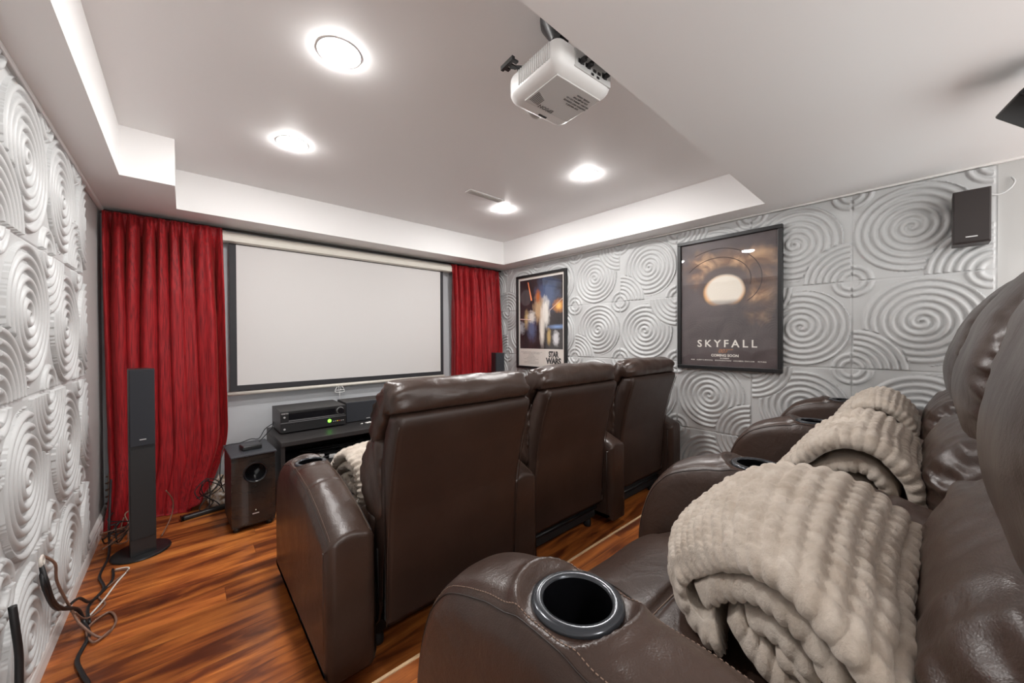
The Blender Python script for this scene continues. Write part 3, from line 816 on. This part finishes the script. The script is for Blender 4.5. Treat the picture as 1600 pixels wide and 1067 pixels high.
# ================================================================== MEDIA CONSOLE
cx0, cx1, cy0, cy1 = .462, 1.92, 2.765, 3.22
t = thing('media_console', 'low black wood media console with an open shelf beneath the screen', 'tv stand', (cx0, cy0, 0))
W_ = cx1-cx0; D_ = cy1-cy0
D_ = .56
obj('top_board', nb(0, W_, 0, D_, .470, .500, bev=.002), M_ash, t)
for x in (0, W_/2-.012, W_-.024): obj('side_panel', nb(x, x+.024, .012, D_-.01, .0, .470, bev=.001), M_ash, t)
obj('shelf', nb(.024, W_-.024, .02, D_-.02, .285, .303), M_ash, t)
obj('bottom_shelf', nb(.024, W_-.024, .02, D_-.02, .07, .09), M_ash, t)
obj('back_panel', nb(.0, W_, D_-.012, D_, .05, .47), M_blackm, t)

t = thing('av_receiver', 'black home theater receiver with volume knob and green display on the console', 'receiver', (.499, 3.0, .500))
for x in (.04, .395):
    for y in (.04, .28): obj('foot', lathe(bmesh.new(), [(.018, 0), (.018, .01)], (x, y, 0), 16), M_black, t)
obj('chassis', nb(0, .435, .012, .33, .010, .160, bev=.002), mat('receiver_case', (.030, .030, .031), .4), t)
obj('front_panel', nb(0, .435, 0, .012, .010, .158, bev=.002), M_black, t)
obj('display_window', nb(.05, .36, -.002, .001, .098, .142), M_gloss, t)
obj('divider_strip', nb(.05, .425, -.004, .001, .088, .092), mat('grey_strip', (.30, .30, .31), .35, metal=.5), t)
obj('lower_strip', nb(.0, .435, -.003, .001, .076, .081), mat('grey_strip2', (.22, .22, .23), .35, metal=.5), t)
b = lathe(bmesh.new(), [(.0001, -.024), (.020, -.024), (.0225, -.021), (.023, 0)], (0, 0, 0), 32, 'y'); o = obj('volume_knob', b, M_gloss, t, smooth=False); o.location = (.395, 0, .122)
b = lathe(bmesh.new(), [(.024, 0), (.0265, -.002), (.026, -.004), (.024, -.003)], (0, 0, 0), 32, 'y', False); o = obj('knob_ring', b, M_silver, t, smooth=True); o.location = (.395, -.001, .122)
for z in (.118, .034):
    b = lathe(bmesh.new(), [(.0001, -.004), (.006, -.004), (.007, 0)], (0, 0, 0), 16, 'y'); o = obj('button', b, M_silver, t); o.location = (.024, 0, z)
text('brand_lettering', 'ONKYO', .012, M_silver, t, (.026, -.0008, .144), (R(90), 0, 0), .0003)
b = lathe(bmesh.new(), [(.0001, -.003), (.0125, -.003), (.0125, 0)], (0, 0, 0), 20, 'y'); o = obj('status_light', b, M_green, t); o.location = (.318, 0, .052); o['label'] = 'lit green round indicator'
for k in range(6):
    obj('input_jack', nb(.343+k*.014, .350+k*.014, -.003, 0, .042, .048), [M_silver, M_silver, mat('yellow_jack', (.8, .6, .05), .5), mat('red_jack', (.6, .05, .03), .5)][k % 4], t)
for k in range(4): obj('small_button', nb(.05+k*.018, .058+k*.018, -.003, 0, .064, .067), M_rim, t)

t = thing('center_speaker', 'long black center speaker on the console beside the receiver', 'speaker', (.955, 3.06, .500))
obj('cabinet', nb(0, .46, .012, .22, 0, .165, bev=.004), M_ash, t)
obj('grille', nb(.004, .456, 0, .014, .004, .161, bev=.004), M_cloth, t)
obj('badge', nb(.16, .19, -.002, .001, .018, .023), M_silver, t)
for k, (x, y, r_, w_, d_) in enumerate([(1.10, 2.97, .4, .05, .03), (1.15, 2.94, -.2, .07, .04), (1.045, 2.965, .9, .018, .014)]):
    b = nb(-w_/2, w_/2, -d_/2, d_/2, 0, .003); o = obj('paper_slip', b, M_paper); o.location = (x, y, .5002); o.rotation_euler = (0, 0, r_)
    tag(o, ['small white paper slip on the console top left of the larger slip', 'larger white paper slip on the console top near the recliner back', 'tiny white scrap on the console top, leftmost of the slips'][k], 'paper', 'paper slips on the console')
# things on the shelf
for k, (x, y, rz, dim) in enumerate([(.70, 2.86, .5, (.075, .05, .05)), (.80, 2.86, -.35, (.05, .035, .035)), (.87, 2.86, .3, (.06, .03, .03)), (.975, 2.90, .7, (.07, .03, .045)), (1.04, 2.93, .2, (.05, .03, .04))]):
    tt = thing('power_adapter', ['white wall adapter at the left end of the console shelf', 'small white plug second from left on the console shelf', 'small white charger third from left on the console shelf', 'upright white adapter on the right of the shelf tangle', 'rightmost small white adapter on the console shelf'][k], 'power adapter', (x, y, .3035), rz, 'adapters on the console shelf')
    a, b_, c = dim; obj('block', nb(-a/2, a/2, -b_/2, b_/2, 0, c, bev=.006), M_white, tt)
    obj('prong', nb(a/2, a/2+.014, -.008, -.005, c/2-.003, c/2+.003), M_silver, tt)
bm = bmesh.new(); rnd = random.Random(4)
for k in range(7):
    pts = [(rnd.uniform(.62, 1.25), rnd.uniform(2.82, 3.1), .308+rnd.uniform(0, .06)) for _ in range(7)]; tube(bm, pts, .0035, 6, 6)
tag(obj('cable_tangle', bm, M_cable, smooth=True), 'tangle of black cables heaped on the console shelf among white adapters', 'cables', kind='stuff')
t = thing('disc_player', 'slim silver disc player in the lower shelf of the console', 'disc player', (.80, 2.80, .0905))
obj('case', nb(0, .36, .01, .25, 0, .05, bev=.002), M_black, t); obj('silver_front', nb(0, .36, 0, .012, .004, .048, bev=.001), mat('silver_front', (.45, .45, .45), .35, metal=.6), t)
t = thing('shelf_box', 'slim grey box on the upper console shelf seen over the armrest', 'box', (.93, 2.79, .304))
obj('case', nb(0, .24, 0, .12, 0, .02, bev=.002), mat('grey_box', (.35, .36, .36), .5), t)

# sound bar like strip lying on the floor
t = thing('floor_conduit', 'black strip lying on the floor between the left curtain hem and the subwoofer', 'cable cover', (-.02, 3.19, 0), R(10))
obj('bar', nb(0, .36, -.02, .02, 0, .03, bev=.010, seg=3), M_black, t, angle=40)
obj('end_cap', nb(-.008, .0, -.021, .021, 0, .031, bev=.004), M_gloss, t)
# foil/plastic bag heap behind it
bm = bmesh.new(); bmesh.ops.create_icosphere(bm, subdivisions=5, radius=1)
for v in bm.verts:
    q = v.co.copy(); k = 1 + .25*noise.noise(q*2.3) + .16*abs(noise.noise(q*6)) - .1*abs(noise.noise(q*13))
    v.co = Vector((q.x*.085*k, q.y*.05*k, max(0, q.z*.12*k+.075)))
m = mat('crumpled_plastic', (.62, .56, .48), .25, spec=.6); vary(m, (.40, .28, .18), (.78, .74, .68), 40, coords(m), .4, .6)
o = obj('plastic_bag', bm, m, smooth=True); o.location = (.20, 3.33, 0); tag(o, 'crumpled clear plastic bag on the floor between curtain and subwoofer', 'bag')

def wire(name, label, pts, r, m, grp=None, sub=7):
    o = obj(name, tube(bmesh.new(), pts, r, 8, sub), m, smooth=True); tag(o, label, 'cable', grp); return o
wire('speaker_cable', 'thin black wire looping from the console over the subwoofer to the curtain', [(.52, 3.34, .53), (.44, 3.22, .515), (.38, 3.05, .49), (.33, 3.02, .50), (.27, 3.02, .485), (.19, 2.93, .50), (.165, 2.86, .46), (.155, 2.84, .36), (.165, 2.86, .28), (.18, 2.9, .27)], .0028, M_cable)
wire('black_wire', 'second thin black wire between the receiver and the streaming box', [(.50, 3.30, .545), (.47, 3.15, .53), (.40, 3.0, .505), (.36, 2.93, .488)], .0028, M_cable)
rnd = random.Random(11); bm = bmesh.new()
for k in range(4):
    tube(bm, [(rnd.uniform(.04, .20), rnd.uniform(3.20, 3.28), z_) for z_ in (.10, .16, .22, .14, .05, .012)], .003, 8, 7)
tag(obj('loose_cables', bm, M_cable, smooth=True), 'thin black cables coiled by the plastic bag beside the curtain hem', 'cables', kind='stuff')
wire('curtain_cable', 'grey-brown wire curving between the tower speaker and the left curtain', [(-.11, 3.0, .01), (-.07, 3.08, .08), (-.06, 3.1, .17), (-.09, 3.05, .26)], .003, M_copper)

# cables along the left baseboard: they leave the panel, drop over the baseboard and snake on the floor
hx = -.372
wire('black_cable', 'thick black cable snaking on the floor from the panel hole to the bottom left', [(hx-.004, 2.02, .405), (hx+.014, 1.99, .35), (hx+.02, 2.03, .26), (hx+.022, 2.14, .17), (-.33, 2.26, .09), (-.315, 2.28, .02), (-.29, 2.18, .008), (-.30, 2.05, .008), (-.275, 1.95, .008), (-.25, 1.86, .008), (-.265, 1.76, .008), (-.29, 1.6, .008), (-.30, 1.45, .008)], .0068, M_cable)
wire('black_cable', 'second black cable sagging from the panel hole along the baseboard', [(hx-.004, 2.03, .40), (hx+.010, 1.98, .34), (hx+.018, 2.06, .22), (hx+.022, 2.2, .14), (-.335, 2.33, .10), (-.32, 2.42, .03), (-.30, 2.5, .007), (-.27, 2.62, .007), (-.28, 2.74, .007)], .0055, M_cable)
wire('copper_cable', 'brown wire coil hanging over the baseboard by the tower speaker base', [(hx-.002, 2.04, .42), (hx+.02, 2.07, .37), (hx+.016, 2.12, .28), (-.34, 2.22, .12), (-.31, 2.20, .05), (-.25, 2.14, .006), (-.22, 2.22, .006), (-.25, 2.32, .006), (-.30, 2.24, .010), (-.27, 2.12, .010), (-.23, 2.16, .012)], .0042, M_copper)
wire('copper_cable', 'brown wire crossing the floor towards the tower speaker', [(-.33, 2.22, .10), (-.31, 2.3, .02), (-.27, 2.4, .006), (-.30, 2.5, .006), (-.26, 2.6, .006), (-.22, 2.68, .006), (-.28, 2.72, .006)], .0036, M_copper)
wire('white_cable', 'short pale wire lying on the floor before the tower speaker base', [(-.31, 2.34, .006), (-.28, 2.44, .006), (-.25, 2.58, .006), (-.22, 2.70, .006), (-.27, 2.73, .006)], .0036, M_wcable)
wire('black_cable', 'black cable wandering from the coil to the wall pipe behind the tower speaker', [(-.30, 2.28, .007), (-.32, 2.42, .012), (-.29, 2.55, .01), (-.32, 2.7, .01), (-.31, 2.9, .02), (-.33, 3.1, .08), (-.34, 3.25, .2), (-.34, 3.3, .32)], .0055, M_cable)
rnd = random.Random(21)
for m_, c_ in ((M_cable, 'black'), (M_copper, 'brown')):
    bm = bmesh.new()
    for k in range(3):
        tube(bm, [(rnd.uniform(-.36, -.24), 2.98+j*.06+rnd.uniform(-.05, .05), max(.008, rnd.uniform(.0, .12))) for j in range(6)], .0035, 8, 7)
    tag(obj('loose_wires', bm, m_, smooth=True), c_+' loose wires piled in the corner behind the tall tower speaker', 'cables', kind='stuff')
wire('hanging_cable', 'thick black cable hanging on the panel at the left edge of the photo', [(hx+.006, 1.70, .425), (hx+.012, 1.695, .36), (hx+.016, 1.70, .28), (hx+.018, 1.69, .18), (hx+.03, 1.66, .09)], .0085, M_cable)
# wall grommet
bm = lathe(bmesh.new(), [(.020, 0), (.022, .006), (.014, .010), (.012, .002)], (0, 0, 0), 20, 'x'); o = obj('cable_grommet', bm, M_wcable, smooth=True); o.location = (-.377, 2.02, .41); tag(o, 'pale bushing in the left panel wall where the cables come out', 'grommet')
# corner pipe with wrapped cable
t = thing('corner_pipe', 'pale wrapped pipe with an elbow in the front left corner behind the curtain', 'pipe', (-.36, 3.46, 0))
obj('pipe', tube(bmesh.new(), [(0, 0, 0), (0, 0, .15), (.0, 0, .28), (.008, .0, .33), (.035, .01, .345), (.09, .02, .345)], .011, 10, 5), mat('pale_wrap', (.52, .49, .40), .6), t, smooth=True)
bm = bmesh.new()
pts = [(.019*math.cos(a*.9), .019*math.sin(a*.9),   .02+a*.0062) for a in range(46)]
tube(bm, pts, .005, 6, 2); obj('wrapped_wire', bm, M_copper, t, smooth=True)

# wall speaker on the right wall
t = thing('wall_speaker', 'small dark wood-grain speaker hung high on the right wall', 'speaker', (2.845, -.142, 1.615), R(-90))
obj('cabinet', nb(-.058, .058, -.045, .06, .0, .255, bev=.003), M_wallspk, t)
obj('grille', nb(-.055, .055, -.053, -.044, .006, .249, bev=.003), mat('brown_black_grille', (.022, .016, .015), .6), t)
obj('badge', nb(-.018, .018, -.0545, -.0525, .028, .033), M_silver, t)
obj('bracket', nb(-.02, .02, .058, .087, .10, .15, bev=.002), M_black, t)
wire('speaker_wire', 'pale wire curving from the wall speaker to the wall hook', [(2.90, -.19, 1.86), (2.915, -.23, 1.85), (2.92, -.26, 1.87), (2.925, -.275, 1.90), (2.935, -.268, 1.925)], .004, M_panel)
t = thing('rear_speaker', 'black speaker hung under the rear soffit at the upper right corner', 'speaker', (1.95, -.25, 1.842), R(-78))
bm = nb(-.060, .060, -.06, .10, -.060, .060, bev=.008, seg=3); o = obj('cabinet', bm, M_black, t, angle=40); o.rotation_euler = (0, R(42), 0); o.location = (0, 0, .062)
o = obj('grille', nb(-.055, .055, -.068, -.058, -.055, .055, bev=.004), M_cloth, t); o.rotation_euler = (0, R(42), 0); o.location = (0, 0, .062)
bm = nb(-.03, .03, -.03, .03, ZS-1.842-.006, ZS-1.842, bev=.002); tube(bm, [(0, 0, .10), (0, 0, ZS-1.842)], .01, 10, 1); obj('bracket', bm, M_black, t)

# ================================================================== POSTERS (face -X on the right wall)
def framed(name, label, y_hi, y_lo, z0, z1, fw, depth, print_m, inner=None):
    """local x runs left to right in the photo (world -y), local z up, local -y out of the wall"""
    W_ = y_hi-y_lo; Hh = z1-z0
    t = thing(name, label, 'poster', (2.9175, y_hi, z0), R(-90))
    for a in ((0, W_, 0, fw), (0, W_, Hh-fw, Hh), (0, fw, fw, Hh-fw), (W_-fw, W_, fw, Hh-fw)):
        obj('frame_rail', nb(a[0], a[1], -depth, 0, a[2], a[3], bev=.003), M_black, t)
    p = obj('print', nb(fw*.8, W_-fw*.8, -.012, -.006, fw*.8, Hh-fw*.8), print_m, t)
    obj('glass', nb(fw*.8, W_-fw*.8, -.0155, -.0145, fw*.8, Hh-fw*.8), M_glass, t)
    return t, W_, Hh
def ramp(m, stops):
    r = N(m, 'ShaderNodeValToRGB'); e = r.color_ramp.elements
    e[0].position, e[0].color = stops[0][0], (*stops[0][1], 1); e[1].position, e[1].color = stops[-1][0], (*stops[-1][1], 1)
    for p, c in stops[1:-1]: k = e.new(p); k.color = (*c, 1)
    return r
def mixc(m, fac, fo, a, ao, b, bo):
    x = N(m, 'ShaderNodeMix'); x.data_type = 'RGBA'
    m.node_tree.links.new(fac.outputs[fo], x.inputs[0]); m.node_tree.links.new(a.outputs[ao], x.inputs[6]); m.node_tree.links.new(b.outputs[bo], x.inputs[7]); return x
def blob(m, tc, cx, cz, rx, rz, soft, wob=0):
    """soft mask 1 inside an ellipse on the sheet"""
    mp = N(m, 'ShaderNodeMapping'); mp.inputs['Location'].default_value = (-cx/rx, 0, -cz/rz); mp.inputs['Scale'].default_value = (1/rx, 0, 1/rz)
    L(m, tc, 'Object', mp, 'Vector')
    src = mp
    if wob:
        nn = N(m, 'ShaderNodeTexNoise', Scale=2.0, Detail=5.0); L(m, mp, 0, nn, 'Vector')
        sc = N(m, 'ShaderNodeVectorMath'); sc.operation = 'MULTIPLY_ADD'; sc.inputs[1].default_value = (wob, wob, wob); L(m, nn, 'Color', sc, 0); L(m, mp, 0, sc, 2)
        sb = N(m, 'ShaderNodeVectorMath'); sb.operation = 'SUBTRACT'; sb.inputs[1].default_value = (wob/2, wob/2, wob/2); L(m, sc, 0, sb, 0); src = sb
    ln = N(m, 'ShaderNodeVectorMath'); ln.operation = 'LENGTH'; L(m, src, 0, ln, 0)
    mr = N(m, 'ShaderNodeMapRange'); mr.inputs['From Min'].default_value = 1-soft; mr.inputs['From Max'].default_value = 1+soft; mr.inputs['To Min'].default_value = 1; mr.inputs['To Max'].default_value = 0
    L(m, ln, 'Value', mr, 'Value'); return mr
def rgb(m, c): n_ = N(m, 'ShaderNodeRGB'); n_.outputs[0].default_value = (*c, 1); return n_

W1, H1 = 1.296-.6174, 1.906-.9365
m1 = mat('dusky_print', (.1, .08, .08), .45); tc = N(m1, 'ShaderNodeTexCoord')
nz = N(m1, 'ShaderNodeTexNoise', Scale=5.0, Detail=6.0, Distortion=1.5); L(m1, tc, 'Object', nz, 'Vector')
rb = ramp(m1, [(.3, (.072, .056, .058)), (.7, (.125, .098, .10))]); L(m1, nz, 'Fac', rb, 'Fac')
cur = (rb, 'Color')
n9 = N(m1, 'ShaderNodeTexNoise', Scale=7.0, Detail=6.0, Distortion=1.0); L(m1, tc, 'Object', n9, 'Vector')
gold = ramp(m1, [(.35, (.10, .06, .05)), (.5, (.24, .13, .075)), (.68, (.66, .42, .24))]); L(m1, n9, 'Fac', gold, 'Fac')
for (cx, cz, rx, rz, so, wob, kk) in ((.40, .74, .22, .10, .5, 1.0, 1), (.53, .60, .09, .20, .5, .9, 1), (.17, .74, .10, .12, .4, 1.0, 1)):
    b_ = blob(m1, tc, cx, cz, rx, rz, so, wob); x = mixc(m1, b_, 0, cur[0], cur[1], gold, 'Color'); cur = (x, 2)
b_ = blob(m1, tc, .33, .60, .17, .155, .12, .15); x = mixc(m1, b_, 0, cur[0], cur[1], rgb(m1, (.085, .055, .05)), 0); cur = (x, 2)
b_ = blob(m1, tc, .325, .565, .135, .118, .06, .05); x = mixc(m1, b_, 0, cur[0], cur[1], rgb(m1, (.75, .42, .18)), 0); cur = (x, 2)
b_ = blob(m1, tc, .33, .575, .122, .108, .10, .05); x = mixc(m1, b_, 0, cur[0], cur[1], rgb(m1, (.86, .80, .70)), 0); cur = (x, 2)
b_ = blob(m1, tc, .33, .44, .25, .05, .5, .5); x = mixc(m1, b_, 0, cur[0], cur[1], rb, 'Color'); cur = (x, 2)
L(m1, cur[0], cur[1], BS(m1), 'Base Color')
t1, _, _ = framed('framed_poster', 'large black-framed dusky poster titled SKYFALL with a glowing pale disc', 1.296, .6174, .9365, 1.906, .026, .030, m1)
M_ltr = mat('cream_lettering', (.85, .82, .76), .6); M_gold = mat('copper_lettering', (.45, .20, .10), .5)
TX = R(90)
text('title_lettering', 'SKYFALL', .074, M_ltr, t1, (W1*.50, -.0125, .188), (TX, 0, 0), .0012, .0003, sx=1.0, spacing=1.48)
text('number_lettering', '007', .040, M_gold, t1, (W1*.47, -.0125, .136), (TX, 0, 0), .0008, .0003, shear=.35)
bm = nb(W1*.51, W1*.57, -.0128, -.0122, .146, .151); poly_prism(bm, [(W1*.505, .146), (W1*.52, .146), (W1*.512, .128), (W1*.50, .128)], 'y', -.0128, -.0122); obj('pistol_mark', bm, M_gold, t1)
text('tagline', 'COMING SOON', .025, M_ltr, t1, (W1*.49, -.0125, .104), (TX, 0, 0), .0009, .0003)
text('small_print', 'IN CINEMAS', .011, M_ltr, t1, (W1*.49, -.0125, .084), (TX, 0, 0), .0003, .0002)
for k, (x0, x1) in enumerate([(.13, .20), (.22, .36), (.40, .55), (.58, .66), (.68, .76), (.78, .88)]):
    text('credit_print', ['MGM', 'ALBERT R. BROCCOLI', 'EON PRODUCTIONS', 'COLUMBIA', 'SONY.COM', 'PICTURES'][k], .0115 if k != 3 else .013, M_ltr, t1, (W1*(x0+x1)/2, -.0125, .068-.0), (TX, 0, 0), .0002, .0002)
bm = bmesh.new()   # fine dark swirl lines of the generic design
for a0, rr0, rr1, span in ((2.6, .17, .30, -2.6), (2.2, .20, .36, -2.9)):
    pts = []
    for k in range(14):
        q = k/13; a = a0+span*q; r_ = rr1+(rr0-rr1)*q; px, pz = .33+r_*math.cos(a)*.95, .60+r_*math.sin(a)*.85
        if .03 < px < W1-.03 and .2 < pz < H1-.03: pts.append((px, -.0124, pz))
    tube(bm, pts, .0022, 4, 3)
obj('swirl_line', bm, mat('swirl_ink', (.05, .03, .028), .6), t1)

W2, H2 = 3.1725-2.4253, 1.8838-.8307
m2 = mat('space_print', (.05, .05, .06), .45); tc = N(m2, 'ShaderNodeTexCoord')
nz = N(m2, 'ShaderNodeTexNoise', Scale=4.0, Detail=5.0); L(m2, tc, 'Object', nz, 'Vector')
rb = ramp(m2, [(.35, (.012, .010, .012)), (.7, (.05, .04, .045))]); L(m2, nz, 'Fac', rb, 'Fac'); cur = (rb, 'Color')
for c, cx, cz, rx, rz, so, wob in (((.09, .085, .09), .15, .80, .09, .09, .08, .1), ((.10, .14, .25), .48, .82, .14, .15, .5, 1.2), ((.06, .055, .055), .58, .32, .14, .13, .3, .2),
        ((.60, .42, .25), .35, .66, .07, .13, .4, 1.6), ((.88, .84, .78), .45, .62, .055, .15, .35, 1.2), ((.85, .80, .72), .40, .45, .035, .17, .4, .9), ((.62, .45, .22), .16, .55, .03, .09, .5, 1.0),
        ((.12, .16, .28), .24, .46, .06, .12, .5, 1.4), ((.80, .76, .70), .24, .58, .05, .06, .4, 1.5), ((.55, .38, .14), .50, .36, .025, .08, .4, 1.2), ((.72, .72, .74), .60, .34, .04, .07, .35, 1.2),
        ((.80, .30, .05), .64, .68, .06, .05, .7, 1.3), ((.95, .62, .18), .64, .68, .03, .03, .6, 1.0), ((.22, .35, .62), .62, .46, .10, .018, .7, .6), ((.55, .16, .04), .34, .80, .03, .06, .6, 1.2), ((.40, .42, .45), .07, .46, .05, .06, .5, 1.8)):
    b_ = blob(m2, tc, cx, cz, rx, rz, so, wob); x = mixc(m2, b_, 0, cur[0], cur[1], rgb(m2, c), 0); cur = (x, 2)
L(m2, cur[0], cur[1], BS(m2), 'Base Color')
t2, _, _ = framed('framed_poster', 'narrow black-framed poster with cream border titled STAR WARS near the right curtain', 3.1725, 2.4253, .8307, 1.8838, .028, .030, M_cream)
pm = mat('cream_margin', (.76, .71, .66), .6)
for c in t2.children:
    if c.name.startswith('print'): c.data.materials[0] = pm
obj('picture', nb(.052, W2-.052, -.0128, -.0118, .225, H2-.055), m2, t2)
bm = tube(bmesh.new(), [(.24, -.0130, .76), (.185, -.0130, .97)], .009, 4, 1, rf=lambda q: .011-.006*q); obj('orange_beam', bm, mat('orange_ink', (.80, .18, .03), .5), t2)
bm = tube(bmesh.new(), [(.52, -.0130, .64), (.69, -.0130, .75)], .004, 4, 1); tube(bm, [(.055, -.0130, .56), (.23, -.0130, .545)], .005, 4, 1); obj('pale_beam', bm, mat('pink_ink', (.85, .62, .55), .5), t2)
M_dink = mat('dark_ink', (.02, .02, .02), .6)
for s_, z_, wid in (('STAR', .165, .72), ('WARS', .095, .92)):
    o = text('title_lettering', s_, .085, M_dink, t2, (W2*.755, -.0125, z_), (TX, 0, 0), .0045, .0003, sx=wid, spacing=.92)
for k in range(9):
    yy = .185-k*.0155; L0 = [.34, .36, .12, .30, .10, .34, .32, .33, .20][k]
    text('credit_print', ['TWENTIETH CENTURY FOX PRESENTS A LUCASFILM LTD PRODUCTION', 'STARRING MARK HAMILL HARRISON FORD CARRIE FISHER', 'PETER CUSHING', 'AND ALEC GUINNESS', 'WRITTEN AND DIRECTED BY', 'GEORGE LUCAS  PRODUCED BY GARY KURTZ', 'MUSIC BY JOHN WILLIAMS', 'PANAVISION PRINTS BY DE LUXE TECHNICOLOR', 'MAKING FILMS SOUND BETTER DOLBY SYSTEM'][k], .0105, mat('grey_small_print', (.30, .27, .26), .7) if k == 0 else bpy.data.materials['grey_small_print'], t2, (W2*.31, -.0125, yy), (TX, 0, 0), .0, .0002)
